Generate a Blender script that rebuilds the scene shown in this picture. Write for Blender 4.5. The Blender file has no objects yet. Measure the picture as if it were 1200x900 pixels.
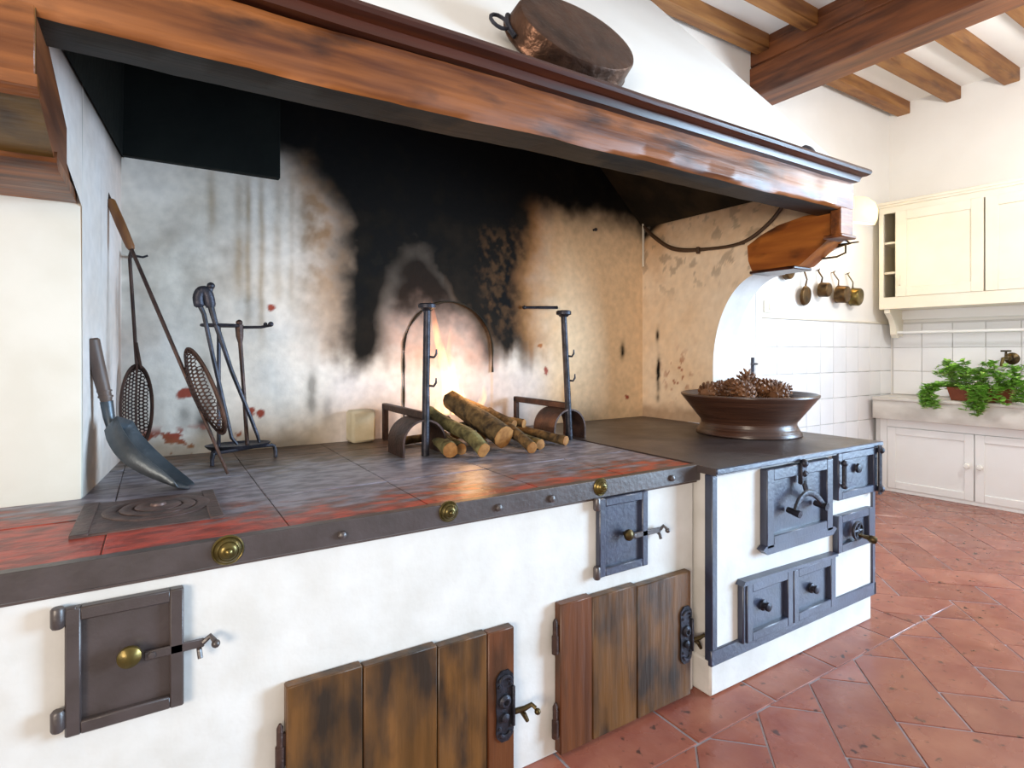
import bpy, bmesh, math, random
from mathutils import Vector, Matrix, noise
random.seed(7)
PI = math.pi
scn = bpy.context.scene
COL = scn.collection

# ------------------------------------------------------------------ camera, world, lights, exposure
cam = bpy.data.cameras.new('camera'); camo = bpy.data.objects.new('camera', cam); COL.objects.link(camo)
camo.location = (0, 0, 1.295)
camo.rotation_euler = (PI/2, 0, -math.radians(32.09))
cam.sensor_width = 36; cam.lens = 665/1200*36
cam.shift_y = -(450-412)/1200
cam.clip_start = .05
scn.camera = camo

world = bpy.data.worlds.new('world'); scn.world = world; world.use_nodes = True
bg = world.node_tree.nodes['Background']
bg.inputs[0].default_value = (1.0, .975, .95, 1); bg.inputs[1].default_value = .6

def area(name, loc, target, sx, sy, power, col, spread=PI):
    l = bpy.data.lights.new(name, 'AREA'); l.shape = 'RECTANGLE'; l.size = sx; l.size_y = sy
    l.energy = power; l.color = col; l.spread = spread
    o = bpy.data.objects.new(name, l); COL.objects.link(o); o.location = loc
    o.rotation_euler = (Vector(target)-Vector(loc)).to_track_quat('-Z', 'Y').to_euler()
    return o
def point(name, loc, r, power, col):
    l = bpy.data.lights.new(name, 'POINT'); l.energy = power; l.color = col; l.shadow_soft_size = r
    o = bpy.data.objects.new(name, l); COL.objects.link(o); o.location = loc; return o
area('window_light', (5.9, -1.6, 1.5), (.9, 1.5, .75), 1.9, 2.3, 185, (.54, .76, 1.0), math.radians(105))
area('room_fill_light', (-2.6, -1.6, 1.6), (2.7, 2.4, 1.5), 1.4, 1.2, 54, (1.0, .84, .68), math.radians(105))  # unseen warm fill from the left, aimed into the hearth
point('kitchen_fill_light', (4.7, .5, 2.7), .16, 98, (1.0, .985, .97))  # unseen fill added to brighten the kitchen walls and ceiling
point('fire_light', (1.30, 2.43, 1.14), .05, 3.2, (1.0, .52, .2))

vs = scn.view_settings
vs.view_transform = 'Standard'; vs.look = 'None'; vs.gamma = 1; vs.use_curve_mapping = False
vs.exposure = .06

# ------------------------------------------------------------------ materials
def hx(h):
    h = h.lstrip('#'); f = lambda c: c/12.92 if c <= .04045 else ((c+.055)/1.055)**2.4
    return tuple(f(int(h[i:i+2], 16)/255) for i in (0, 2, 4)) + (1,)
def M(name, c1, c2=None, rough=.5, metal=0, scale=(8, 8, 8), lo=.35, hi=.65, bump=.1, bscale=60, rnd=True,
      c3=None, s3=(3, 3, 3), lo3=.55, hi3=.62, spec=.5, rvar=0, vary=0, coat=0):
    m = bpy.data.materials.new(name); m.use_nodes = True
    nt = m.node_tree; N = nt.nodes; L = nt.links; b = N['Principled BSDF']
    b.inputs['Roughness'].default_value = rough; b.inputs['Metallic'].default_value = metal
    b.inputs['Specular IOR Level'].default_value = spec
    b.inputs['Coat Weight'].default_value = coat; b.inputs['Coat Roughness'].default_value = .25
    tc = N.new('ShaderNodeTexCoord'); vec = tc.outputs['Object']
    oi = N.new('ShaderNodeObjectInfo')
    if rnd:
        k = N.new('ShaderNodeMath'); k.operation = 'MULTIPLY'; k.inputs[1].default_value = 37
        L.new(oi.outputs['Random'], k.inputs[0])
        a = N.new('ShaderNodeVectorMath'); L.new(vec, a.inputs[0]); L.new(k.outputs[0], a.inputs[1]); vec = a.outputs[0]
    def nz(sc, det=6):
        mp = N.new('ShaderNodeMapping'); mp.inputs['Scale'].default_value = sc; L.new(vec, mp.inputs['Vector'])
        n = N.new('ShaderNodeTexNoise'); n.inputs['Scale'].default_value = 1; n.inputs['Detail'].default_value = det
        L.new(mp.outputs[0], n.inputs['Vector']); return n.outputs[0]
    def ramp(f, a, ca, z, cz):
        r = N.new('ShaderNodeValToRGB'); e = r.color_ramp.elements
        e[0].position = a; e[0].color = ca; e[1].position = z; e[1].color = cz; L.new(f, r.inputs[0]); return r.outputs[0]
    def mix(f, a, bb, mode='MIX'):
        x = N.new('ShaderNodeMix'); x.data_type = 'RGBA'; x.blend_type = mode
        for s, v in ((0, f), (6, a), (7, bb)):
            if hasattr(v, 'links'): L.new(v, x.inputs[s])
            else: x.inputs[s].default_value = v
        return x.outputs[2]
    base = hx(c1)
    f1 = nz(scale)
    if c2: base = ramp(f1, lo, hx(c1), hi, hx(c2))
    if c3: base = mix(ramp(nz(s3), lo3, (0, 0, 0, 1), hi3, (1, 1, 1, 1)), base, hx(c3))
    if vary:
        base = mix(1.0, base, ramp(oi.outputs['Random'], 0, (1-vary,)*3+(1,), 1, (1,)*4), 'MULTIPLY')
    if hasattr(base, 'links'): L.new(base, b.inputs['Base Color'])
    else: b.inputs['Base Color'].default_value = base
    if rvar:
        r = ramp(nz((5, 5, 5)), .3, (rough-rvar,)*3+(1,), .7, (rough+rvar,)*3+(1,)); L.new(r, b.inputs['Roughness'])
    if bump:
        bp = N.new('ShaderNodeBump'); bp.inputs['Strength'].default_value = bump; bp.inputs['Distance'].default_value = .01
        L.new(nz(tuple(bscale*s/max(scale) for s in scale), 4), bp.inputs['Height']); L.new(bp.outputs[0], b.inputs['Normal'])
    return m
def M_attr(name, rough=.85, bump=.25):
    m = bpy.data.materials.new(name); m.use_nodes = True
    nt = m.node_tree; N = nt.nodes; L = nt.links; b = N['Principled BSDF']
    b.inputs['Roughness'].default_value = rough; b.inputs['Specular IOR Level'].default_value = .2
    a = N.new('ShaderNodeAttribute'); a.attribute_name = 'stain'
    L.new(a.outputs['Color'], b.inputs['Base Color'])
    tc = N.new('ShaderNodeTexCoord'); n = N.new('ShaderNodeTexNoise'); n.inputs['Scale'].default_value = 26; n.inputs['Detail'].default_value = 7
    L.new(tc.outputs['Object'], n.inputs['Vector'])
    bp = N.new('ShaderNodeBump'); bp.inputs['Strength'].default_value = bump; bp.inputs['Distance'].default_value = .012
    L.new(n.outputs[0], bp.inputs['Height']); L.new(bp.outputs[0], b.inputs['Normal'])
    return m
def M_emit(name, col, s):
    m = bpy.data.materials.new(name); m.use_nodes = True
    b = m.node_tree.nodes['Principled BSDF']; b.inputs['Base Color'].default_value = hx(col)
    b.inputs['Emission Color'].default_value = hx(col); b.inputs['Emission Strength'].default_value = s
    return m

white_plaster = M('white_plaster', '#D8D7D4', '#CCCAC5', .8, bump=.5, scale=(7, 7, 7), bscale=9, spec=.25, rnd=False)
cream_plaster = M('cream_plaster', '#E2DDD0', '#DAD4C5', .85, bump=.2, scale=(5, 5, 5), bscale=12, spec=.2, rnd=False)
room_plaster = M('room_plaster', '#EFEDE8', '#EAE7E1', .85, bump=.1, scale=(2, 2, 2), bscale=6, spec=.2, rnd=False)
stained_plaster = M_attr('stained_plaster')
soot = M('soot_black_plaster', '#0B110F', '#151A17', .8, scale=(4, 4, 4), bump=.3, bscale=30, spec=.25, rnd=False)
soot_brown = M('soot_brown_plaster', '#3A3020', '#181510', .8, scale=(4, 4, 4), bump=.3, bscale=30, spec=.25, rnd=False)
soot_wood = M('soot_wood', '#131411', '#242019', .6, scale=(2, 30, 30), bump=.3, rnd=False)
iron = M('dark_painted_iron', '#3A302D', '#453B3A', .40, 0, scale=(14, 14, 14), bump=.12, bscale=70, rvar=.06, spec=.9)
iron_blue_sheen = M('blue_sheen_tinted_iron', '#272C3E', '#31384E', .36, 0, scale=(14, 14, 14), bump=.12, bscale=70, rvar=.06, spec=.9)  # dark iron tinted blue, window reflection put into the base colour
iron_old = M('worn_iron', '#23242A', '#3E3E48', .45, .55, scale=(22, 22, 22), bump=.25, bscale=90)
iron_rust = M('rusty_iron', '#32231F', '#503A32', .5, .5, scale=(18, 18, 18), bump=.25, bscale=90)
burner_iron = M('dusty_burner_iron', '#4A3F3E', '#6A5652', .45, .3, scale=(20, 20, 20), bump=.25, bscale=60)
steel = M('grey_sheet_steel', '#4A5157', '#626A70', .42, .6, scale=(12, 12, 12), bump=.15, bscale=60)
brass = M('aged_brass', '#544A2A', '#7A6836', .32, .75, scale=(20, 20, 20), bump=.1)
brass_dark = M('blackened_brass', '#3A3122', '#574725', .35, .7, scale=(20, 20, 20), bump=.1)
copper = M('aged_copper_sheet', '#3A281E', '#5E4232', .36, .75, scale=(10, 10, 10), bump=1.0, bscale=14)
copper_pan = M('tarnished_pan', '#40301C', '#6A4E2A', .35, .7, scale=(18, 18, 18), bump=.1)
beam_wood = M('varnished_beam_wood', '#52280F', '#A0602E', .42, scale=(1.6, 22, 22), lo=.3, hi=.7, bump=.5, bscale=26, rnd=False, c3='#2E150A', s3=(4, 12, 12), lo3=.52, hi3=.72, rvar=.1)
cornice_wood = M('dark_cornice_wood', '#2A120B', '#4C2414', .3, scale=(1.5, 25, 25), bump=.15, bscale=30, rnd=False)
corbel_wood = M('corbel_wood', '#8A4A1C', '#B8702F', .4, scale=(16, 2, 16), bump=.25, bscale=30, c3='#2C160B', s3=(8, 3, 8), lo3=.55, hi3=.7)
corbel_olive = M('olive_stained_wood', '#4A3512', '#6E5220', .4, scale=(3, 14, 14), bump=.25, bscale=30, c3='#33200E', s3=(5, 5, 5), lo3=.52, hi3=.7)
ceil_wood = M('ceiling_beam_wood', '#4A2612', '#784422', .5, scale=(18, 2, 18), bump=.2, bscale=30, c3='#3A1E0E', s3=(9, 2, 9), lo3=.55, hi3=.75)
joist_wood = M('joist_wood', '#7A4A20', '#A2703A', .55, scale=(2, 20, 20), bump=.2, bscale=30, c3='#5A3216', s3=(3, 9, 9), lo3=.55, hi3=.75, vary=.2)
plank_wood = M('old_plank_wood', '#533717', '#764E24', .42, scale=(26, 26, 2.2), lo=.3, hi=.7, bump=.28, bscale=34, c3='#2C2014', s3=(11, 11, 4), lo3=.44, hi3=.64, vary=.2, rvar=.1)
plank_red = M('reddish_plank_wood', '#4C2A15', '#693C1D', .42, scale=(26, 26, 2.2), lo=.3, hi=.7, bump=.28, bscale=34, c3='#3A2412', s3=(9, 9, 3), lo3=.55, hi3=.7)
handle_wood = M('turned_handle_wood', '#4A3A34', '#66544A', .5, scale=(30, 30, 5), bump=.1)
pole_wood = M('pale_handle_wood', '#8A5A32', '#6E4324', .5, scale=(30, 30, 5), bump=.1)
floor_tile = M('terracotta_tile', '#8E4E40', '#A86A54', .27, scale=(6, 6, 6), lo=.3, hi=.7, bump=.22, bscale=14, c3='#55382F', s3=(22, 22, 22), lo3=.64, hi3=.70, vary=.22, rvar=.1)
mortar = M('grey_mortar', '#8C8488', '#A39A9E', .8, scale=(9, 9, 9), bump=.2, rnd=False)
tile_white = M('white_glazed_tile', '#E9E9EA', '#F0F0F0', .16, scale=(2, 2, 2), bump=.04, bscale=6, vary=.05)
grout = M('pale_grout', '#CFCDCA', None, .8, bump=0)
cab_paint = M('cream_cabinet_paint', '#EFE9D8', '#EAE3CE', .45, scale=(3, 3, 3), bump=.05, bscale=30, rnd=False)
cab_paint_white = M('white_cabinet_paint', '#EFEFED', '#EAEAE7', .45, scale=(3, 3, 3), bump=.05, bscale=30, rnd=False)
cab_inside = M('olive_cabinet_inside', '#8A7A42', '#776A38', .6, bump=.05)
marble = M('grey_veined_marble', '#DAD6CE', '#BEB8AE', .4, scale=(5, 5, 9), lo=.4, hi=.75, bump=.15, bscale=25, rnd=False)
ceramic = M('white_ceramic', '#EFEDE6', None, .25, bump=0)
plastic = M('ivory_plastic', '#E4DFD0', None, .4, bump=0)
terracotta = M('terracotta_pot', '#7A3A22', '#8E4A2E', .7, scale=(9, 9, 9), bump=.1)
earth = M('potting_soil', '#2A1E14', '#3A2A1C', .9, bump=.4)
leaf = M('variegated_leaf', '#6CA834', '#A6D465', .4, scale=(50, 50, 50), bump=0, c3='#E0E8B0', s3=(70, 70, 70), lo3=.6, hi3=.66)
stem = M('green_stem', '#6A7A34', None, .5, bump=0)
bowl_mat = M('ribbed_dark_bowl', '#35211A', '#54382B', .3, scale=(3, 3, 90), lo=.3, hi=.7, bump=.3, bscale=110, rnd=False, spec=.6)
cone_mat = M('pine_cone_scale', '#5E3A26', '#9A6E4C', .5, scale=(40, 40, 40), bump=.1, vary=.35)
bark = M('log_bark', '#4A3A24', '#7A6440', .8, scale=(34, 34, 34), bump=.6, bscale=60, c3='#2C2218', s3=(20, 20, 20), lo3=.5, hi3=.66)
bark_green = M('mossy_bark', '#675F3C', '#928A5A', .8, scale=(30, 30, 30), bump=.5, bscale=60, c3='#3E3820', s3=(18, 18, 18), lo3=.5, hi3=.66)
cut_wood = M('cut_log_end', '#A8763C', '#8A5A28', .7, scale=(40, 40, 40), bump=.2)
cable_mat = M('brown_cable', '#4A3626', None, .5, bump=0)
brick_pale = M('pale_plaster_block', '#DCD4BC', '#C4B898', .85, scale=(9, 9, 9), bump=.4, bscale=20, c3='#9A8C6C', s3=(6, 6, 6), lo3=.55, hi3=.7)
red_tile_edge = M('red_brick_edge', '#4E403C', None, .7, bump=.1)
skirt_brown = M('brown_skirting', '#5A4230', '#6A5040', .6, bump=.1)
glow = M_emit('lamp_shade_glow', '#FFE7A8', .9)

def hearth_mat():
    m = bpy.data.materials.new('painted_hearth_tile'); m.use_nodes = True
    nt = m.node_tree; N = nt.nodes; L = nt.links; b = N['Principled BSDF']
    g = N.new('ShaderNodeNewGeometry'); pos = g.outputs['Position']
    sp = N.new('ShaderNodeSeparateXYZ'); L.new(pos, sp.inputs[0])
    def nz(sc, det=7):
        mp = N.new('ShaderNodeMapping'); mp.inputs['Scale'].default_value = sc; L.new(pos, mp.inputs['Vector'])
        n = N.new('ShaderNodeTexNoise'); n.inputs['Scale'].default_value = 1; n.inputs['Detail'].default_value = det
        L.new(mp.outputs[0], n.inputs['Vector']); return n.outputs[0]
    def mth(op, a, bb, cl=False):
        x = N.new('ShaderNodeMath'); x.operation = op; x.use_clamp = cl
        for i, v in enumerate((a, bb)):
            if hasattr(v, 'links'): L.new(v, x.inputs[i])
            else: x.inputs[i].default_value = v
        return x.outputs[0]
    # worn distance from the front edge; the red paint survives further in at the left end
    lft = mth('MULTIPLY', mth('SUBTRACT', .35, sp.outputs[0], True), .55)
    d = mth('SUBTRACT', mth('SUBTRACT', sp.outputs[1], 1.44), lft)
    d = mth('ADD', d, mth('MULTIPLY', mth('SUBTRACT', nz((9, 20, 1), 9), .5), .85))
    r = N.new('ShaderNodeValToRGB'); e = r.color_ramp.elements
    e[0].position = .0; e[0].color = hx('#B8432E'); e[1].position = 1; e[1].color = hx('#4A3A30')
    for p, c in ((.07, '#A84A38'), (.12, '#84605E'), (.20, '#8A8692'), (.50, '#92929C'), (.64, '#7A7068'), (.76, '#6A5444')):  # grey-blue ash tones lightened, reflected light put into the colour
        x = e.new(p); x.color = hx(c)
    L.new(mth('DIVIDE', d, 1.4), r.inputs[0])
    n2 = N.new('ShaderNodeValToRGB'); e = n2.color_ramp.elements
    e[0].position = .38; e[0].color = (.34, .33, .36, 1); e[1].position = .60; e[1].color = (1.12, 1.1, 1.12, 1); L.new(nz((16, 34, 10), 9), n2.inputs[0])
    x = N.new('ShaderNodeMix'); x.data_type = 'RGBA'; x.blend_type = 'MULTIPLY'; x.inputs[0].default_value = .8
    L.new(r.outputs[0], x.inputs[6]); L.new(n2.outputs[0], x.inputs[7]); L.new(x.outputs[2], b.inputs['Base Color'])
    b.inputs['Roughness'].default_value = .38
    bp = N.new('ShaderNodeBump'); bp.inputs['Strength'].default_value = .35; bp.inputs['Distance'].default_value = .01
    L.new(nz((25, 25, 25)), bp.inputs['Height']); L.new(bp.outputs[0], b.inputs['Normal'])
    return m
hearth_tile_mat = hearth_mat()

# ------------------------------------------------------------------ builders
def wl(o):
    v = Vector((0, 0, 0))
    while o: v += o.location; o = o.parent
    return v
def T(o, label=None, cat=None, group=None, kind=None):
    for k, v in (('label', label), ('category', cat), ('group', group), ('kind', kind)):
        if v: o[k] = v
    return o
def E(name, label, cat, loc, group=None, kind=None):
    o = bpy.data.objects.new(name, None); COL.objects.link(o); o.location = loc; o.empty_display_size = .05
    return T(o, label, cat, group, kind)
def dup(o, dv=None, parent=None):
    c = o.copy(); COL.objects.link(c)
    if parent: c.parent = parent
    if dv is not None: c.location = Vector(o.location)+Vector(dv)
    for ch in list(o.children): dup(ch, None, c)
    return c

class B:
    def __init__(s, X=None): s.bm = bmesh.new(); s.X = X
    def _add(s, t):
        me = bpy.data.meshes.new('t'); t.to_mesh(me); t.free(); s.bm.from_mesh(me); bpy.data.meshes.remove(me); return s
    def box(s, a, b, bev=0, seg=1, rot=None):
        a = Vector(a); b = Vector(b); t = bmesh.new(); bmesh.ops.create_cube(t, size=1)
        c = (a+b)/2; d = b-a
        for v in t.verts: v.co = Vector((v.co.x*abs(d.x), v.co.y*abs(d.y), v.co.z*abs(d.z)))
        if bev: bmesh.ops.bevel(t, geom=list(t.edges), offset=bev, segments=seg, affect='EDGES', profile=.5)
        if rot: bmesh.ops.transform(t, matrix=rot, verts=t.verts)
        bmesh.ops.translate(t, vec=c, verts=t.verts); return s._add(t)
    def tube(s, pts, r, n=8, cap=True, sx=1.0):
        pts = [Vector(p) for p in pts]; t = bmesh.new(); rings = []; k = len(pts)
        rr = r if isinstance(r, (list, tuple)) else [r]*k
        up = None
        for i, p in enumerate(pts):
            d = (pts[min(i+1, k-1)]-pts[max(i-1, 0)]).normalized()
            if up is None: up = Vector((0, 0, 1)) if abs(d.z) < .9 else Vector((0, 1, 0))
            u = d.cross(up).normalized(); w = u.cross(d).normalized(); up = w
            rings.append([t.verts.new(p+(u*math.cos(2*PI*j/n)*sx+w*math.sin(2*PI*j/n))*rr[i]) for j in range(n)])
        for a, b in zip(rings, rings[1:]):
            for j in range(n): t.faces.new((a[j], a[(j+1) % n], b[(j+1) % n], b[j]))
        if cap: t.faces.new(rings[0][::-1]); t.faces.new(rings[-1])
        return s._add(t)
    def lathe(s, prof, n=24, mat=None):
        t = bmesh.new(); rings = []
        for r, z in prof:
            if r < 1e-5: rings.append([t.verts.new((0, 0, z))])
            else: rings.append([t.verts.new((r*math.cos(2*PI*j/n), r*math.sin(2*PI*j/n), z)) for j in range(n)])
        for a, b in zip(rings, rings[1:]):
            if len(a) == 1 and len(b) == 1: continue
            for j in range(n):
                q = (j+1) % n
                if len(a) == 1: t.faces.new((a[0], b[q], b[j]))
                elif len(b) == 1: t.faces.new((a[j], a[q], b[0]))
                else: t.faces.new((a[j], a[q], b[q], b[j]))
        if mat is not None: bmesh.ops.transform(t, matrix=mat, verts=t.verts)
        return s._add(t)
    def prism(s, poly, o, u, v, w):
        """poly in the (u, v) plane at o, thickened by the vector w"""
        o = Vector(o); u = Vector(u); v = Vector(v); w = Vector(w); t = bmesh.new()
        A = [t.verts.new(o+u*p[0]+v*p[1]) for p in poly]; Bv = [t.verts.new(x.co+w) for x in A]; n = len(A)
        t.faces.new(A); t.faces.new(Bv[::-1])
        for i in range(n): t.faces.new((A[i], Bv[i], Bv[(i+1) % n], A[(i+1) % n]))
        return s._add(t)
    def ball(s, c, r, sc=(1, 1, 1), sub=2):
        t = bmesh.new(); bmesh.ops.create_icosphere(t, subdivisions=sub, radius=r)
        for v in t.verts: v.co = Vector((v.co.x*sc[0]+c[0], v.co.y*sc[1]+c[1], v.co.z*sc[2]+c[2]))
        return s._add(t)
    def quad(s, *ps):
        t = bmesh.new(); t.faces.new([t.verts.new(p) for p in ps]); return s._add(t)
    def go(s, name, mat, parent=None, label=None, loc=None, ang=38, fix=True):
        bm = s.bm
        if s.X is not None: bmesh.ops.transform(bm, matrix=s.X, verts=bm.verts)
        if fix: bmesh.ops.recalc_face_normals(bm, faces=bm.faces)
        L = Vector(loc) if loc is not None else Vector((0, 0, 0))
        off = (wl(parent) if parent else Vector((0, 0, 0)))+L
        bmesh.ops.translate(bm, vec=-off, verts=bm.verts)
        me = bpy.data.meshes.new(name); bm.to_mesh(me); bm.free()
        for m in (mat if isinstance(mat, (list, tuple)) else [mat]): me.materials.append(m)
        for p in me.polygons: p.use_smooth = True
        me.set_sharp_from_angle(angle=math.radians(ang))
        o = bpy.data.objects.new(name, me); COL.objects.link(o); o.location = L
        if parent: o.parent = parent
        if label: o['label'] = label
        return o
def mx(loc, z=(0, 0, 1), x=None):
    """matrix placing local z along z at loc"""
    z = Vector(z).normalized(); x = Vector(x) if x is not None else (Vector((1, 0, 0)) if abs(z.x) < .9 else Vector((0, 1, 0)))
    y = z.cross(x).normalized(); x = y.cross(z).normalized()
    m = Matrix((x, y, z)).transposed().to_4x4(); m.translation = Vector(loc); return m
def stuff(o): o['kind'] = 'stuff'; return o
def structure(o): o['kind'] = 'structure'; return o
def sm(a, b, x):
    t = max(0, min(1, (x-a)/(b-a))) if a != b else float(x > a); return t*t*(3-2*t)
def fb(x, y, z=0, o=4): return noise.fractal((x, y, z), 1.0, 2.0, o)
def lerp(a, b, t): return tuple(a[i]+(b[i]-a[i])*t for i in range(3))
def paint(o, fn):
    me = o.data; at = me.color_attributes.new('stain', 'FLOAT_COLOR', 'POINT'); L = wl(o)
    for i, v in enumerate(me.vertices): at.data[i].color = tuple(fn(v.co+L)) + (1,)

# ------------------------------------------------------------------ the setting
fl = structure(B().box((-3, -3, -.1), (6.6, 3.0, -.0032)).go('floor', mortar))
def clip(poly, f):
    out = []
    for i, p in enumerate(poly):
        q = poly[(i+1) % len(poly)]; a, b = f(p), f(q)
        if a >= 0: out.append(p)
        if a*b < 0:
            t = a/(a-b); out.append((p[0]+(q[0]-p[0])*t, p[1]+(q[1]-p[1])*t))
    return out
def tile_mesh(poly, o):
    """a fired tile with a worn chamfer, top at z = 0"""
    b = B(); cx = sum(p[0] for p in poly)/len(poly); cy = sum(p[1] for p in poly)/len(poly)
    t = bmesh.new(); g = .0045
    def ins(p, d):
        v = Vector((p[0]-cx, p[1]-cy)); l = v.length
        return (p[0]-v.x/l*d, p[1]-v.y/l*d)
    R = [[t.verts.new((*ins(p, d), z)) for p in poly] for d, z in ((g, -.02), (g, -.004), (g+.004, 0))]
    n = len(poly)
    for A, C in zip(R, R[1:]):
        for i in range(n): t.faces.new((A[i], A[(i+1) % n], C[(i+1) % n], C[i]))
    t.faces.new(R[-1]); b._add(t); return b
W = .232; A0, B0 = 2.236, .867; q = 1/math.sqrt(2)
def ab(a, b): return ((a*W+A0)*q+(b*W+B0)*q, (a*W+A0)*q-(b*W+B0)*q)
shared = {}
for n in range(-30, 30):
    for m in range(-12, 12):
        for kind in (0, 1):
            a = n+4*m if kind == 0 else n+3+4*m
            b = n
            da, db = (2, 1) if kind == 0 else (1, 2)
            a -= 0; poly = [ab(a, b), ab(a+da, b), ab(a+da, b+db), ab(a, b+db)]
            cx = sum(p[0] for p in poly)/4; cy = sum(p[1] for p in poly)/4
            if not (.5 < cx < 6.2 and -.5 < cy < 2.95): continue
            d = cx*.531+cy*.847; l = cx*.847-cy*.531
            if d < .7 or abs(l/d) > 1.3 or 1.295/d*665 > 800: continue
            pcs = [poly]
            if max(p[1] for p in poly) > 1.262 and min(p[0] for p in poly) < 3.06:
                pcs = [clip(poly, lambda p: 1.262-p[1]), clip(clip(poly, lambda p: p[1]-1.262), lambda p: p[0]-3.06)]
            if max(p[1] for p in poly) > 2.74: pcs = [clip(p_, lambda p: 2.74-p[1]) for p_ in pcs]
            for pc in pcs:
                if len(pc) < 3: continue
                ar = abs(sum(pc[k][0]*pc[(k+1) % len(pc)][1]-pc[(k+1) % len(pc)][0]*pc[k][1] for k in range(len(pc))))/2
                if ar < .0008: continue
                whole = abs(ar-2*W*W) < 1e-5
                if whole and kind in shared:
                    o = bpy.data.objects.new('tile', shared[kind]); COL.objects.link(o); o.parent = fl; o.location = (cx, cy, random.uniform(-.001, .001))
                else:
                    c2 = (sum(p[0] for p in pc)/len(pc), sum(p[1] for p in pc)/len(pc))
                    o = tile_mesh(pc, None).go('tile', floor_tile, fl, loc=(*c2, 0))
                    if whole: shared[kind] = o.data
for x0, x1 in ((.66, 1.09), (1.09, 1.52), (1.52, 1.95), (1.95, 2.36), (2.36, 2.81), (2.81, 3.06)):
    tile_mesh([(x0, 1.262), (x1, 1.262), (x1, 1.49), (x0, 1.49)], None).go('tile', floor_tile, fl, loc=((x0+x1)/2, 1.376, 0))

wb = structure(B().box((-2.2, 2.765, 0), (6.5, 2.95, 3.85)).go('wall_back', room_plaster))
RW = Matrix(((.0924, -.9957, 0, 6.13), (-.9957, -.0924, 0, 2.74), (0, 0, 1, 0), (0, 0, 0, 1)))   # along the right wall, out of it, up
wr = structure(B(RW).box((-.25, -.15, 0), (2.4, 0, 3.85)).go('wall_right', room_plaster))
rows = [1.56, 1.334, 1.108, .882, .656, .43, .204, 0]
tm = None
B().box((4.03, 2.759, .01), (6.16, 2.77, 1.575)).go('grout_bed', grout, wb)
for k in range(10):
    x0 = 4.045+k*.209
    for i in range(7):
        if i == 6 and False: continue
        z1, z0 = rows[i], rows[i+1]
        c = (x0+.1045, 2.756, (z0+z1)/2)
        if i < 6 and tm:
            o = bpy.data.objects.new('wall_tile', tm); COL.objects.link(o); o.parent = wb; o.location = c
        else:
            o = B().box((x0+.002, 2.750, z0+.002), (x0+.207, 2.762, z1-.002), .0025).go('wall_tile', tile_white, wb, loc=c)
            if i < 6: tm = o.data
B(RW).box((0, 0, .86), (1.75, .006, 1.575)).go('grout_bed', grout, wr)
tm = None
for k in range(7):
    for i in range(3):
        u0 = .012+k*.238; P = RW @ Vector((u0+.119, .009, (rows[i]+rows[i+1])/2))
        if tm:
            o = bpy.data.objects.new('wall_tile', tm); COL.objects.link(o); o.parent = wr; o.location = P
        else:
            o = B(RW).box((u0+.002, .003, rows[i+1]+.002), (u0+.236, .015, rows[i]-.002), .0025).go('wall_tile', tile_white, wr, loc=P); tm = o.data
structure(B().box((4.03, 2.745, 1.56), (6.14, 2.775, 1.578), .004).go('trim_1', cream_plaster))

ceil = structure(B().box((-2.2, -1.2, 3.70), (6.6, 2.95, 3.82)).go('ceiling', room_plaster))
b = B().box((3.92, -1.0, 3.262), (4.18, 2.77, 3.50), .008).box((3.932, -1.0, 3.512), (4.168, 2.77, 3.64), .006).box((3.94, -1.0, 3.49), (4.16, 2.77, 3.70))
b.go('main_beam', ceil_wood, ceil)
for yc in (2.645, 2.25, 1.84, 1.43, 1.02):
    B().box((4.165, yc-.055, 3.588), (6.2, yc+.055, 3.705), .006).go('joist', joist_wood, ceil)
for yc in (2.66, 2.285, 1.87, 1.46):
    B().box((.2, yc-.055, 3.588), (3.935, yc+.055, 3.705), .006).go('joist', joist_wood, ceil)

# left pier: the white wall beside the hearth opening
structure(B().box((-1.6, 2.085, .855), (-.1835, 2.95, 2.3), .012, 2).go('wall_left', cream_plaster))
# door in the back wall, seen through the arch of the right cheek
d = structure(B().box((3.25, 2.735, .01), (3.95, 2.772, 2.05), .004).box((3.33, 2.728, 1.05), (3.87, 2.738, 1.95), .006).box((3.33, 2.728, .12), (3.87, 2.738, .92), .006).go('door_1', cab_paint_white))
B().box((3.16, 2.73, .01), (3.245, 2.77, 2.13), .006).box((3.955, 2.73, .01), (4.03, 2.77, 2.13), .006).box((3.16, 2.73, 2.055), (4.03, 2.77, 2.13), .006).go('door_frame', cab_paint_white, d)
B().box((3.895, 2.722, 1.08), (3.925, 2.736, 1.25), .004).tube([(3.91, 2.725, 1.2), (3.91, 2.69, 1.2), (3.83, 2.685, 1.198)], .007).go('door_handle', iron_old, d)

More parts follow.
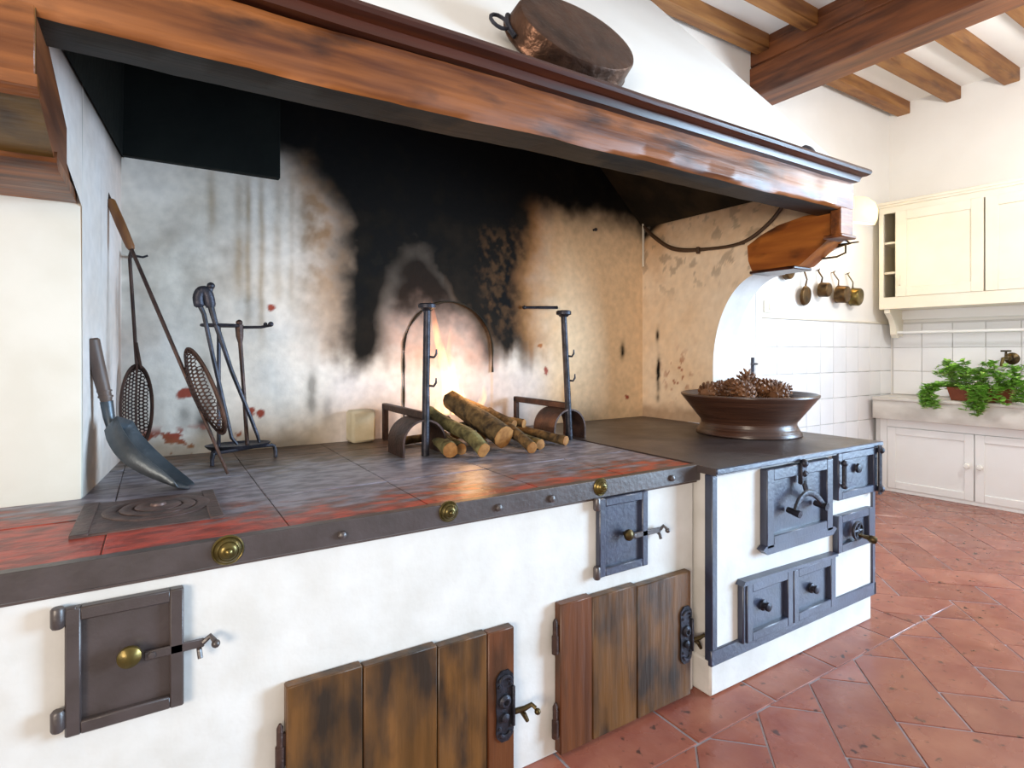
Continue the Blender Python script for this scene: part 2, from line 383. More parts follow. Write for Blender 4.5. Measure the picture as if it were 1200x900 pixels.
# ------------------------------------------------------------------ fireplace: back, cheeks, hood, beam
FP = E('fireplace', 'broad open fireplace with a white hood and wooden mantel beam', 'fireplace', (1.3, 2.7, .861))
CR = hx('#E4DACA')[:3]; WHI = hx('#ECE6DE')[:3]; BLK = hx('#070908')[:3]; DKB = hx('#221C15')[:3]; TAN = hx('#C08A50')[:3]; ORB = hx('#8A5A2C')[:3]
GRB = hx('#8E8070')[:3]; RED = hx('#9A4A3A')[:3]; PINK = hx('#D9B6A4')[:3]; PEACH = hx('#E6C59C')[:3]
def back_col(p):
    x, z = p.x, p.z
    n1 = fb(x*3, z*3, 1.3); n2 = fb(x*9, z*9, 5.1); n3 = fb(x*30, z*30, 8.7)
    c = lerp(CR, WHI, .5+.5*n1)
    # right part is warm cream plaster
    c = lerp(c, PEACH, sm(1.75, 2.1, x)*.9)
    # damp grey stain and drip marks under the soot panel at the left
    g = sm(1.95, 1.75, z+.08*n1)*sm(1.2, 1.6, z)*sm(.75, .2, x)*.35
    c = lerp(c, GRB, max(0, min(1, g*(1+n2))))
    for xd, w, zb, s in ((.20, .018, 1.78, .55), (.31, .02, 1.55, .5), (.345, .014, 1.42, .6), (.40, .014, 1.35, .55), (.47, .02, 1.5, .35), (.53, .012, 1.5, .3)):
        k = math.exp(-((x-xd-.006*fb(z*4, xd*9))/w)**2)*sm(zb-.08, zb+.12, z)*sm(2.14, 2.0, z-.02)
        c = lerp(c, hx('#9A8262')[:3], min(1, k*s*(1+.5*n2)))
    c = lerp(c, GRB, sm(.48, .62, x)*sm(.86, .70, x)*sm(1.25, 1.8, z+.15*n1)*max(0, min(1, .55+1.2*n2)))
    # soot mark and flaked paint low down
    for xc, zc, rx, rz, s in ((.18, 1.12, .03, .16, .5), (.175, 1.0, .03, .07, .9), (.10, 1.03, .025, .05, .5), (.62, 1.10, .025, .1, .6), (.70, 1.02, .03, .07, .6)):
        c = lerp(c, DKB, s*max(0, min(1, math.exp(-((x-xc)/rx)**2-((z-zc)/rz)**2)*(1.1+.9*n2))))
    fk = n2*.6+fb(x*16, z*16, 2.2)*.7
    if z < 1.0 and -.05 < x < .32: c = lerp(c, RED, sm(.12, .2, fk)*sm(1.0, .95, z))
    for xc, zc in ((.09, 1.12), (.12, 1.12), (.36, 1.03), (.395, 1.02), (.44, 1.5), (1.93, 1.33), (1.97, 1.18), (2.62, 1.0)):
        c = lerp(c, RED, sm(.022, .014, math.hypot(x-xc, z-zc)+.012*n3))
    # brownish dirt at the very bottom
    c = lerp(c, hx('#9A7A4A')[:3], sm(.99, .88, z+.05*n2)*(.55 if x < .75 else .15))
    # soot plume with the burned-clean wedge over the fire
    xl = .755+.05*n1+.05*n2-.10*sm(1.9, 2.15, z); xr = 1.80+.05*n1+.04*n2+.04*sm(1.5, 1.25, z)
    body = sm(xl-.10, xl+.13, x)*sm(xr+.12, xr-.08, x)
    zb = 1.17+.10*fb(x*7, 3.3)+.06*n2
    low = sm(zb-.05, zb+.16, z)
    hw = .03+.37*max(0, min(1, (1.88-z)/.70)); cxw = 1.34-.24*max(0, min(1, (z-1.2)/.65))
    dxw = abs(x-cxw+.05*n1+.02*n2)
    wedge = sm(hw+.10, hw-.10, dxw)*sm(1.95, 1.72, z)
    grey = sm(1.40, 1.60, x)*sm(1.25, 1.5, z)*sm(2.12, 1.9, z)*max(0, min(1, .5+.7*n3+.9*n2+.6*fb(x*22+z*14, z*3-x*4, 6.6)))
    s = body*low*(1-wedge*(.40+.57*sm(1.75, 1.42, z)))*(1-.24*grey)
    tan = sm(xl-.30, xl-.02, x)*sm(xr+.34, xr+.02, x)*sm(zb-.02, zb+.2, z)
    c = lerp(c, lerp(ORB, TAN, max(0, min(1, .35+.4*n2+2.4*max(0, x-xr-.02)))), min(1, tan*(.95 if x > 1.3 else .55)*(1-.6*wedge)))
    wc = lerp(lerp(PINK, hx('#C9B4A8')[:3], .5+n2), hx('#30231A')[:3], sm(1.36, 1.60, z+.06*n2+.25*sm(1.40, 1.6, x)))
    c = lerp(c, wc, min(1, wedge*low*1.1))
    c = lerp(c, hx('#E6DEDC')[:3], sm(.62, .8, x)*sm(2.05, 1.8, x)*sm(1.27, 1.08, z+.06*n2)*.8)
    c = lerp(c, lerp(BLK, DKB, max(0, min(1, .30+.45*n2+.4*n1+.35*sm(1.6, 1.4, z)))), max(0, min(1, s*(1.08+.15*max(-.6, n2)))))
    # soot-blackened top
    zt = 2.12+.05*n1+.03*n2 - .10*sm(1.95, 1.5, x)*sm(.6, .9, x) + .07*sm(.75, .5, x)
    t = sm(zt-.10, zt+.10, z)
    c = lerp(c, lerp(BLK, DKB, max(0, .25+.6*n2)*(1 if x > 1.9 else .4)), t)
    # black gouge at right
    k = math.exp(-((x-2.58)/.02)**2-((z-1.30-.3*(x-2.58))/.045)**2); c = lerp(c, BLK, min(1, k*(1.2+n2)))
    k = math.exp(-((x-2.12)/.035)**2-((z-1.02)/.09)**2); c = lerp(c, TAN, min(1, k*.8))
    c = tuple(max(.004, v*(1+.12*n3+.05*n2)) for v in c)
    return c
def grid(name, P, nu, nv, parent, fn, mat=stained_plaster):
    me = bpy.data.meshes.new(name); off = wl(parent)
    vs_ = [Vector(P(i/(nu-1), j/(nv-1)))-off for j in range(nv) for i in range(nu)]
    fs = [(j*nu+i, j*nu+i+1, (j+1)*nu+i+1, (j+1)*nu+i) for j in range(nv-1) for i in range(nu-1)]
    me.from_pydata([tuple(v) for v in vs_], [], fs); me.materials.append(mat)
    for p in me.polygons: p.use_smooth = True
    o = bpy.data.objects.new(name, me); COL.objects.link(o); o.parent = parent; paint(o, fn); return o
# back panel: arched recess pushed 15 mm deeper
def arch_in(x, z):
    cx, r = 1.335, .262; zc = 1.30
    return abs(x-cx) < r and (z < zc or math.hypot(x-cx, z-zc) < r)
grid('back_panel', lambda s, t: (-.13+2.90*s, 2.757 if not arch_in(-.13+2.90*s, .85+2.0*t) else 2.7645, .85+2.0*t), 430, 300, FP, back_col)
pts = [(1.073, 2.752, .87+i*.043) for i in range(11)]+[(1.335-.262*math.cos(a*PI/20), 2.752, 1.30+.262*math.sin(a*PI/20)) for a in range(21)]+[(1.597, 2.752, 1.26-i*.04) for i in range(3)]
B().tube(pts, [.005+.002*math.sin(i*1.7) for i in range(len(pts))], 6).go('arch_joint', soot_brown, FP)
def cheek_r_col(p):
    y, z = p.y, p.z
    n1 = fb(y*3, z*3, 11.3); n2 = fb(y*9, z*9, 15.1); n3 = fb(y*30, z*30, 18.7)
    c = lerp(hx('#EED6B8')[:3], hx('#F2E4D0')[:3], .5+.6*n1)  # peach base carries the warm lamp and fire light on this side
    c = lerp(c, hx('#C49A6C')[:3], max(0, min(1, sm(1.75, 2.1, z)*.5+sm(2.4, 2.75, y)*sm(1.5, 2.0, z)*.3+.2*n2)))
    c = lerp(c, DKB, max(0, min(1, sm(2.105, 2.17, z+.10*sm(2.55, 2.76, y)+.03*n1))))
    k = math.exp(-((y-2.625+.02*fb(z*6, 2))/.014)**2)*sm(.95, 1.0, z)*sm(1.36, 1.27, z); c = lerp(c, BLK, min(1, k*(1+n2)))
    k = math.exp(-((y-2.63)/.012)**2-((z-1.40)/.035)**2); c = lerp(c, DKB, min(1, k*1.2))
    c = lerp(c, hx('#9A4A20')[:3], sm(.30, .36, fb(y*22, z*22, 3.1)+.1*n1)*math.exp(-((y-2.47)/.1)**2-((z-1.15)/.13)**2))
    c = lerp(c, hx('#8A6440')[:3], max(0, sm(.98, .9, z+.04*n2)*.6))
    ch = sm(.33, .40, fb(y*14, z*14, 7.7)); c = lerp(c, GRB, ch*.5*sm(1.55, 1.8, z))
    return tuple(max(.004, v*(1+.10*n3)) for v in c)
def cheek_r():
    ys = [2.765-(2.765-2.215)*i/70 for i in range(71)]+[2.215-.31*(1-math.cos(a*PI/2/30)) for a in range(1, 31)]+[1.905-(1.905-1.57)*i/40 for i in range(1, 41)]
    def zlo(y):
        if y >= 2.2149: return .861
        if y > 1.905:
            a = math.acos(max(-1, 1-(2.215-y)/.31)); return 1.20+.53*math.sin(a)
        return 1.73+.12*(1.905-y)/.335
    nv = 95; bm = bmesh.new(); Lx = lambda y: 2.76+.0635*(2.76-y)
    cols = []
    for k, (y, zl) in enumerate([(y, zlo(y)) for y in ys[:71]]+[(2.2149, 1.2)]+[(y, zlo(y)) for y in ys[71:]]):
        cols.append([[bm.verts.new((Lx(y)+dx, y, zl+(2.165-zl)*j/(nv-1))) for j in range(nv)] if dx == 0 else [bm.verts.new((Lx(y)+dx, y, z)) for z in (zl, 2.165)] for dx in (0, .2)])
    white = []
    for a, b in zip(cols, cols[1:]):
        for j in range(nv-1): bm.faces.new((a[0][j], a[0][j+1], b[0][j+1], b[0][j]))
        white.append(bm.faces.new((a[1][0], b[1][0], b[1][1], a[1][1])))
        if (a[0][0].co-b[0][0].co).length > 1e-4: white.append(bm.faces.new((a[0][0], b[0][0], b[1][0], a[1][0])))
    e = cols[70]; f = cols[71]
    e = cols[-1]; white.append(bm.faces.new((e[0][0], e[0][nv-1], e[1][1], e[1][0])))
    bmesh.ops.recalc_face_normals(bm, faces=bm.faces)
    for w in white: w.material_index = 1
    off = wl(FP); bmesh.ops.translate(bm, vec=-off, verts=bm.verts)
    me = bpy.data.meshes.new('cheek'); bm.to_mesh(me); bm.free(); me.materials.append(stained_plaster); me.materials.append(white_plaster)
    for p in me.polygons: p.use_smooth = True
    me.set_sharp_from_angle(angle=math.radians(40))
    o = bpy.data.objects.new('cheek', me); COL.objects.link(o); o.parent = FP; paint(o, cheek_r_col); o['label'] = 'stained cheek wall with a quarter arch, warm light put into its peach colour'
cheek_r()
def cheek_l_col(p):
    y, z = p.y, p.z
    n1 = fb(y*3, z*3, 21.3); n2 = fb(y*9, z*9, 25.1); n3 = fb(y*30, z*30, 28.7)
    c = lerp(hx('#E4DFDC')[:3], hx('#D8CCC0')[:3], .5+.6*n1)
    c = lerp(c, PINK, sm(2.3, 2.75, y)*.3)
    c = lerp(c, DKB, max(0, min(1, sm(2.0, 2.1, z+.02*n1))))
    k = math.exp(-((y-2.36)/.012)**2)*sm(1.5, 1.6, z)*sm(1.95, 1.8, z); c = lerp(c, GRB, min(1, k*.2))
    c = lerp(c, GRB, max(0, sm(1.02, .88, z+.06*n2))*.4)
    return tuple(max(.004, v*(1+.08*n3)) for v in c)
def P_l(s, t):
    y0 = 2.085
    return None
ps = [(2.765, .855), (2.765, 2.30), (1.56, 2.30), (1.56, 1.955), (1.99, 1.76), (2.088, 1.70), (2.088, .855)]
def cl(s, t):
    y = 2.765-s*(2.765-1.57)
    zl = .855 if y > 2.088 else (1.72+.24*(2.088-y)/.53)
    return (-.117-.1*(2.765-y), y, zl+(2.30-zl)*t)
grid('cheek', cl, 110, 110, FP, cheek_l_col)['label'] = 'white cheek wall at the narrow left side'
B().prism([(2.765, 1.7), (2.765, 2.3), (1.57, 2.3), (1.57, 1.98)], (-.26, 0, 0), (0, 1, 0), (0, 0, 1), (-.2, 0, 0)).go('cheek_core', white_plaster, FP)
# soot panel across the back at the left, throat and hood
B().box((-.13, 2.725, 2.075), (.475, 2.76, 2.6), .004).go('soot_panel', soot, FP, 'black soot panel with a sharp lower edge')
b = B()
z0, z1 = 2.14, 3.2
b.quad((-.229, 1.575, 2.07), (-.110, 2.755, 2.07), (-.09, 2.75, z1), (-.09, 2.6, z1))
b.quad((-.229, 1.575, 2.07), (-.09, 2.6, z1), (1.6, 2.6, z1), (2.80, 1.575, 2.07))
b.quad((-.12, 2.77, z1), (-.12, 2.58, z1), (1.6, 2.6, z1), (1.6, 2.75, z1))
b.quad((-.16, 2.752, 2.5), (-.1, 2.752, z1), (1.6, 2.752, z1), (2.3, 2.752, 2.5))
b.go('flue_lining', soot, FP)
B().quad((2.79, 1.57, 2.12), (2.765, 2.757, 2.12), (1.6, 2.75, z1-.02), (1.6, 2.6, z1-.02)).go('throat_slope', soot_brown, FP, 'brown sooty slope of the throat at the right')
hood = [(1.44, 2.145), (2.78, 3.70), (2.78, 3.60), (1.60, 2.20), (1.60, 2.11)]
b = B(); n = 40
t = bmesh.new()
F = [(-1.6, 1.44, 2.14), (2.84, 1.44, 2.14), (2.73, 2.77, 3.72), (-1.6, 2.77, 3.72)]
K = [(-1.6, 1.58, 2.14), (2.80, 1.58, 2.14), (2.68, 2.77, 3.5), (-1.6, 2.77, 3.5)]
vF = [t.verts.new(p) for p in F]; vK = [t.verts.new(p) for p in K]; rb = t.verts.new((2.84, 2.77, 2.14)); rk = t.verts.new((2.80, 2.77, 2.14))
t.faces.new(vF); t.faces.new(vK[::-1]); t.faces.new((vF[1], rb, vF[2])); t.faces.new((vF[0], vF[1], vK[1], vK[0]))
b._add(t); b.go('hood', room_plaster, FP, fix=True)
# mantel beam, with slightly uneven hewn face
t = bmesh.new(); nx = 90; prof = [(1.462, 1.972), (1.45, 1.99), (1.449, 2.04), (1.452, 2.115), (1.59, 2.115), (1.60, 1.985), (1.585, 1.968)]
rg = []
for i in range(nx+1):
    x = -1.6+4.46*i/nx; rg.append([])
    for k, (y, z) in enumerate(prof):
        w = .006*fb(x*2.2, k*1.7, 3)+.003*fb(x*9, k*2.1, 5)
        rg[-1].append(t.verts.new((x, y+w, z+(w*1.2 if k in (0, 1, 5, 6) else 0)-.012*math.sin(PI*max(0, min(1, (1.0-x)/1.6))))))
for a, c in zip(rg, rg[1:]):
    for j in range(7): t.faces.new((a[j], a[(j+1) % 7], c[(j+1) % 7], c[j]))
t.faces.new(rg[0]); t.faces.new(rg[-1][::-1])
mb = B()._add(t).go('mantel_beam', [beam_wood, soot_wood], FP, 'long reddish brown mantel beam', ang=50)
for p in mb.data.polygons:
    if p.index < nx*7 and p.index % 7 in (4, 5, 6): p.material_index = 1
# cornice moulding: two dark fillets under a rounded top
t = bmesh.new(); prof = [(1.455, 2.108), (1.428, 2.112), (1.422, 2.128), (1.418, 2.133), (1.402, 2.135), (1.388, 2.142), (1.382, 2.152), (1.385, 2.163), (1.396, 2.170), (1.47, 2.172), (1.47, 2.108)]
rg = []
for i in range(61):
    x = -1.6+4.5*i/60; w = .0025*fb(x*3, 1)
    rg.append([t.verts.new((min(x, 2.90-(y-1.382)*.6), y, z+w)) for y, z in prof])
for a, c in zip(rg, rg[1:]):
    for j in range(len(prof)): t.faces.new((a[j], a[(j+1) % len(prof)], c[(j+1) % len(prof)], c[j]))
t.faces.new(rg[0]); t.faces.new(rg[-1][::-1])
B()._add(t).go('cornice', cornice_wood, FP, ang=30)
# corbels
cb = B().prism([(1.50, 1.985), (1.50, 1.87), (1.55, 1.835), (1.68, 1.74), (1.80, 1.725), (1.955, 1.738), (1.98, 1.80), (1.985, 1.885), (1.90, 1.93), (1.80, 1.965), (1.66, 1.985)], (2.795, 0, 0), (0, 1, 0), (0, 0, 1), (.13, 0, 0)).go('corbel', corbel_wood, FP, 'shaped brown corbel over the arch')
B().box((2.745, 1.45, 1.845), (2.862, 1.50, 1.985), .006).box((2.735, 1.44, 1.838), (2.872, 1.53, 1.856), .005).go('end_block', beam_wood, cb)
B().box((2.775, 1.70, 1.722), (2.94, 1.96, 1.738), .004).go('fillet', cornice_wood, cb)
b = B().prism([(1.452, 1.98), (1.452, 1.825), (1.47, 1.818), (1.70, 1.742), (1.99, 1.748), (1.992, 1.87), (1.56, 1.985)], (-.202, 0, 0), (0, 1, 0), (0, 0, 1), (-1.4, 0, 0))
cb = b.go('corbel', [corbel_olive, ceil_wood], FP, 'wide olive brown corbel above the white pier')
for p in cb.data.polygons:
    if p.normal.x > .7: p.material_index = 1
B().prism([(1.436, 1.838), (1.44, 1.815), (1.475, 1.803), (1.475, 1.838)], (-.198, 0, 0), (0, 1, 0), (0, 0, 1), (-1.404, 0, 0)).prism([(1.69, 1.762), (1.685, 1.735), (1.71, 1.722), (2.08, 1.728), (2.08, 1.756), (1.72, 1.752)], (-.196, 0, 0), (0, 1, 0), (0, 0, 1), (-1.4, 0, 0)).go('fillet', beam_wood, cb)
B().box((-1.6, 1.45, 1.83), (-.202, 1.46, 1.985), .003).go('face_board', beam_wood, cb)
# small fittings of the chimney
B().tube([(1.80, 2.74, 1.55), (2.02, 2.715, 1.557)], [.008, .010], 6).ball((1.80, 2.74, 1.55), .012, sub=1).go('iron_bar', iron_old, FP)
B().tube([(2.335, 2.77, 2.06), (2.335, 2.735, 2.06)], [.009, .006], 6).ball((2.335, 2.735, 2.06), .012, sub=1).go('nail', iron_old, FP)
B().tube([(.84, 1.75, 2.12), (.87, 1.72, 2.04)], .004, 6).go('hook', iron_rust, FP)
B().tube([(2.745, 2.735, 1.86+.03*i) for i in range(11)], .008, 6).go('conduit', stained_plaster if False else cream_plaster, FP)
def fat(pts, k=6):
    out = []
    P = [Vector(p) for p in pts]; P = [P[0]]+P+[P[-1]]
    for i in range(1, len(P)-2):
        for j in range(k):
            t = j/k; a, b, c, d = P[i-1], P[i], P[i+1], P[i+2]
            out.append(.5*((2*b)+(c-a)*t+(2*a-5*b+4*c-d)*t*t+(3*b-a-3*c+d)*t**3))
    out.append(P[-2]); return out
b = B().tube(fat([(2.748, 2.74, 2.135), (2.752, 2.66, 2.06), (2.760, 2.51, 1.957), (2.772, 2.31, 1.912), (2.788, 2.03, 1.904), (2.80, 1.86, 1.985), (2.805, 1.76, 2.09)]), .010, 6)
b.tube(fat([(2.748, 2.73, 2.12), (2.753, 2.65, 2.04), (2.762, 2.50, 1.94), (2.773, 2.31, 1.905), (2.789, 2.0, 1.902)]), .007, 6)
b.box((2.755, 2.29, 1.885), (2.775, 2.31, 1.925), .003).go('cable', cable_mat, FP)

# ------------------------------------------------------------------ hearth counter
HC = E('hearth_counter', 'long white masonry hearth with a red brick top and iron edge', 'hearth', (.8, 1.475, 0))
B().box((-1.6, 1.475, 0), (1.745, 2.76, .80), .004).box((-1.6, 1.466, 0), (.9, 1.48, .02)).go('base_wall', white_plaster, HC)
B().box((-1.6, 1.468, .795), (1.757, 2.76, .8585)).go('mortar_bed', red_tile_edge, HC)
xs = [-1.24, -.86, -.48, -.10, .28, .655, 1.035, 1.40, 1.752]
ys = [1.466, 1.83, 2.19, 2.50, 2.757]
for i in range(8):
    for j in range(4):
        if xs[i+1] < -.15 and j > 1: continue
        x0, x1, y0, y1 = xs[i], xs[i+1], ys[j], ys[j+1]
        g = .0010; zz = random.uniform(-.0012, .0012)
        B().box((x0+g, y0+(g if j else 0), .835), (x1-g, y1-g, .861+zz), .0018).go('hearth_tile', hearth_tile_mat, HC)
ed = B().box((-1.6, 1.456, .803), (1.765, 1.470, .861), .003).box((-1.6, 1.456, .856), (1.765, 1.486, .8635), .002).go('iron_edge', iron, HC)
for x, z, r in ((.14, .838, .030), (.701, .843, .026), (1.264, .841, .026)):
    bo = B().lathe([(r*1.15, 0), (r*1.15, .003), (r*1.05, .006), (r*.98, .005), (r*.92, .009), (r*.74, .013), (r*.70, .012), (r*.62, .016), (r*.40, .020), (r*.28, .020), (r*.24, .025), (r*.1, .028), (0, .0285)], 24, mx((x, 1.457, z), (0, -1, 0))).go('brass_boss', brass, HC)
for x, z, r in ((.401, .828, .011), (.864, .830, .012), (1.059, .830, .013), (1.605, .830, .013)):
    B().lathe([(r, 0), (r, .005), (r*.9, .010), (r*.4, .014), (0, .015)], 6, mx((x, 1.457, z), (0, -1, 0))).go('bolt', iron, HC)
def panel_door(X0, X1, Z0, Z1, Y, fw, t=.024, rec=.015):
    b = B().box((X0+.004, Y-t+rec, Z0+.004), (X1-.004, Y+.006, Z1-.004))
    b.box((X0, Y-t, Z0), (X0+fw, Y, Z1), .003).box((X1-fw, Y-t, Z0), (X1, Y, Z1), .003)
    b.box((X0+fw-.002, Y-t+.0006, Z0), (X1-fw+.002, Y, Z0+fw), .003).box((X0+fw-.002, Y-t+.0006, Z1-fw), (X1-fw+.002, Y, Z1), .003); return b
def knob(x, y, z, r, n=20): return B().lathe([(r*.35, 0), (r*.35, .010), (r*.8, .012), (r, .020), (r*.95, .027), (r*.6, .033), (r*.2, .036), (0, .0365)], n, mx((x, y, z), (0, -1, 0)))
def hinge(x, z, y=1.455, h=.042): return B().tube([(x, y, z-h/2), (x, y, z-h/2+.004), (x, y, z+h/2-.004), (x, y, z+h/2)], [.010, .0125, .0125, .010], 10).box((x, y-.004, z-h*.42), (x+.03, y+.006, z+h*.42), .002)
def latch(x0, x1, z, yy, s=1.0):
    b = B().box((x0, yy-.006, z-.010*s), (x1-.02*s, yy, z+.010*s), .002)
    b.tube([(x1-.022*s, yy-.003, z), (x1-.008*s, yy-.006, z+.012*s), (x1, yy-.014, z+.002*s)], .006*s, 8).ball((x1+.002, yy-.016, z-.004*s), .0095*s)
    b.tube([(x1-.03*s, yy+.012, z-.005), (x1-.03*s, yy-.008, z-.014), (x1-.028*s, yy-.012, z-.030*s)], .0055*s, 8)
    b.lathe([(.008*s, 0), (.007*s, .004), (0, .006)], 10, mx((x0+.014*s, yy-.005, z), (0, -1, 0))); return b
dr = panel_door(-.157, .052, .512, .772, 1.474, .027).go('iron_door', iron, HC, 'large brown iron door at the left')
hinge(-.168, .758).go('hinge', iron, dr); hinge(-.168, .550).go('hinge', iron, dr)
knob(-.048, 1.462, .652, .023).go('knob', brass, dr, 'brass knob'); latch(-.022, .112, .640, 1.456).go('latch', iron, dr)
dr = panel_door(1.256, 1.481, .537, .800, 1.474, .028).go('iron_door', iron_blue_sheen, HC, 'small iron door at the right')
hinge(1.247, .785).go('hinge', iron, dr); hinge(1.247, .555).go('hinge', iron, dr)
knob(1.378, 1.462, .664, .020).go('knob', brass_dark, dr, 'brass knob'); latch(1.40, 1.565, .652, 1.456).go('latch', iron, dr)
def plank_door(xs, Z0, Z1, mats, lbl, plate_x, plate_z, hx_, hz):
    root = bpy.data.objects.new('wooden_door', None); COL.objects.link(root); root.parent = HC; root['label'] = lbl; root.empty_display_size = .05
    for i in range(len(xs)-1):
        g = .0018
        B().box((xs[i]+g, 1.442-random.uniform(0, .002), Z0), (xs[i+1]-g, 1.473, Z1[i]), .003).go('plank', mats[i], root, loc=((xs[i]+xs[i+1])/2-.8, 0, .2))
    # ornate lock plate
    hw, hh = .030, .105
    poly = [(-hw, -hh*.72), (-hw*.9, -hh*.85), (-hw*.4, -hh), (hw*.4, -hh), (hw*.9, -hh*.85), (hw, -hh*.72), (hw*.92, -hh*.3), (hw, 0), (hw*.92, hh*.3), (hw, hh*.72), (hw*.9, hh*.85), (hw*.4, hh), (-hw*.4, hh), (-hw*.9, hh*.85), (-hw, hh*.72), (-hw*.92, hh*.3), (-hw, 0), (-hw*.92, -hh*.3)]
    y = 1.442
    b = B().prism(poly, (plate_x, y, plate_z), (1, 0, 0), (0, 0, 1), (0, -.007, 0))
    b.tube([(plate_x+.018*math.cos(a*PI/8), y-.010, plate_z+.075+.013*math.sin(a*PI/8)) for a in range(9)], .005, 6).tube([(plate_x+.018*math.cos(a*PI/8), y-.010, plate_z-.075-.013*math.sin(a*PI/8)) for a in range(9)], .005, 6)
    b.lathe([(.020, 0), (.020, .008), (.013, .014), (.009, .014), (.007, .006), (0, .006)], 16, mx((plate_x-.002, y-.005, plate_z+.015), (0, -1, 0)))
    b.lathe([(.014, 0), (.013, .010), (.006, .014), (0, .014)], 12, mx((plate_x-.002, y-.005, plate_z-.032), (0, -1, 0)))
    for sx in (-1, 1):
        for sz in (-1, 1): b.ball((plate_x+sx*.019, y-.008, plate_z+sz*.062), .006, sub=1)
    b.box((plate_x+.022, y-.016, plate_z-.065), (plate_x+.031, y-.004, plate_z+.055), .002)
    b.go('lock_plate', iron_old, root)
    X = xs[-1]
    b = B().tube([(X-.006, y+.005, plate_z-.035), (X+.03, y-.012, plate_z-.026), (X+.05, y-.018, plate_z-.018), (X+.058, y-.030, plate_z-.026)], [.009, .008, .007, .006], 8).ball((X+.062, y-.032, plate_z-.036), .010)
    b.tube([(X+.022, y+.01, plate_z-.035), (X+.028, y-.01, plate_z-.045), (X+.038, y-.014, plate_z-.066)], [.006, .008, .006], 8).go('lever', brass_dark, root)
    for z in hz:
        B().tube([(hx_, 1.452, z-.055), (hx_, 1.452, z), (hx_, 1.452, z+.002), (hx_, 1.452, z+.045), (hx_, 1.452, z+.055)], [.011, .011, .008, .008, .003], 10).box((hx_, 1.448, z-.05), (hx_+.02, 1.46, z+.03), .002).go('hinge', iron_rust, root)
plank_door([.263, .452, .661, .82, .913], .012, [.487, .481, .474, .470], [plank_wood, plank_wood, plank_wood, plank_red], 'plank door at the left with a pale knotty face', .876, .245, .252, (.345, .12))
plank_door([1.083, 1.217, 1.419, 1.695], .014, [.491, .484, .476], [plank_red, plank_wood, plank_wood], 'plank door at the right with a redder first plank', 1.662, .247, 1.072, (.392, .125))
# burner plate with rings
bp = B().box((-.172, 1.655, .856), (.15, 1.985, .8655), .003).go('burner_plate', burner_iron, HC)
for x0, x1 in ((-.172, -.135), (.118, .15)): B().box((x0, 1.655, .862), (x1, 1.985, .8685), .002).go('frame_strip', burner_iron, bp)
b = B()
for r0, r1, h in ((.128, .095, .004), (.090, .060, .006), (.055, .0, .008)):
    b.lathe([(r0, 0), (r0, h-.002), (r0-.003, h), (max(r1, .0)+.003, h), (r1, h-.002), (r1, 0)] if r1 else [(r0, 0), (r0, h-.002), (r0-.003, h), (.02, h), (.018, h+.006), (0, h+.007)], 32, mx((.005, 1.845, .865)))
b.go('burner_ring', burner_iron, bp)

# ------------------------------------------------------------------ cast iron range built onto the hearth
RG = E('kitchen_range', 'white masonry kitchen range with hotplate and dark iron doors tinted by blue window sheen', 'stove', (2.35, 1.39, 0))
B().box((1.765, 1.392, .13), (2.925, 2.215, .836), .003).box((1.765, 2.2, .02), (2.775, 2.755, .836)).go('body', white_plaster, RG)
B().box((1.755, 1.402, 0), (2.93, 2.21, .135), .008).go('plinth', white_plaster, RG)
B().box((1.742, 1.362, .842), (2.962, 1.372, .864), .003).go('hotplate_edge', iron_blue_sheen, RG)
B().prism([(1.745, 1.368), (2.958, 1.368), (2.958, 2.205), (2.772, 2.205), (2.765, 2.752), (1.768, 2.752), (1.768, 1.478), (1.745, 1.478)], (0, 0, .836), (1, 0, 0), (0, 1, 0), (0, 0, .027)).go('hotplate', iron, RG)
B().box((1.742, 1.384, .14), (1.772, 1.42, .836), .003).go('corner_strip', iron_blue_sheen, RG)
B().box((2.904, 1.384, .14), (2.932, 1.42, .836), .003).go('corner_strip', iron_blue_sheen, RG)
B().box((2.92, 2.17, .14), (2.932, 2.215, .836), .003).go('corner_strip', iron_blue_sheen, RG)
B().box((1.735, 1.382, .128), (2.934, 1.40, .188), .003).box((2.918, 1.382, .128), (2.936, 2.215, .188), .003).go('base_strip', iron_blue_sheen, RG)
# oven door
dr = panel_door(2.038, 2.512, .515, .828, 1.392, .046, .034, .022)
dr.prism([(0, 0), (.03, -.022), (.5, -.022), (.53, 0), (.512, .012), (.02, .012)], (2.012, 1.358, .515), (1, 0, 0), (0, 0, 1), (0, .03, 0))
ov = dr.go('oven_door', iron_blue_sheen, RG, 'big square oven door')
b = B().box((2.255, 1.346, .745), (2.295, 1.366, .835), .004).ball((2.275, 1.35, .832), .018).ball((2.275, 1.345, .79), .014, sub=1)
b.tube([(2.275, 1.352, .76), (2.277, 1.345, .735), (2.278, 1.34, .712)], .010, 8)
b.tube(fat([(2.192, 1.335, .652), (2.21, 1.335, .682), (2.245, 1.335, .706), (2.278, 1.335, .713), (2.32, 1.335, .702), (2.36, 1.335, .676), (2.388, 1.335, .650)], 3), .014, 8, sx=.6)
b.tube([(2.192, 1.37, .648), (2.192, 1.315, .640)], [.012, .016], 10).tube([(2.388, 1.37, .648), (2.388, 1.315, .642)], [.012, .016], 10)
b.go('handle', iron_old, ov)
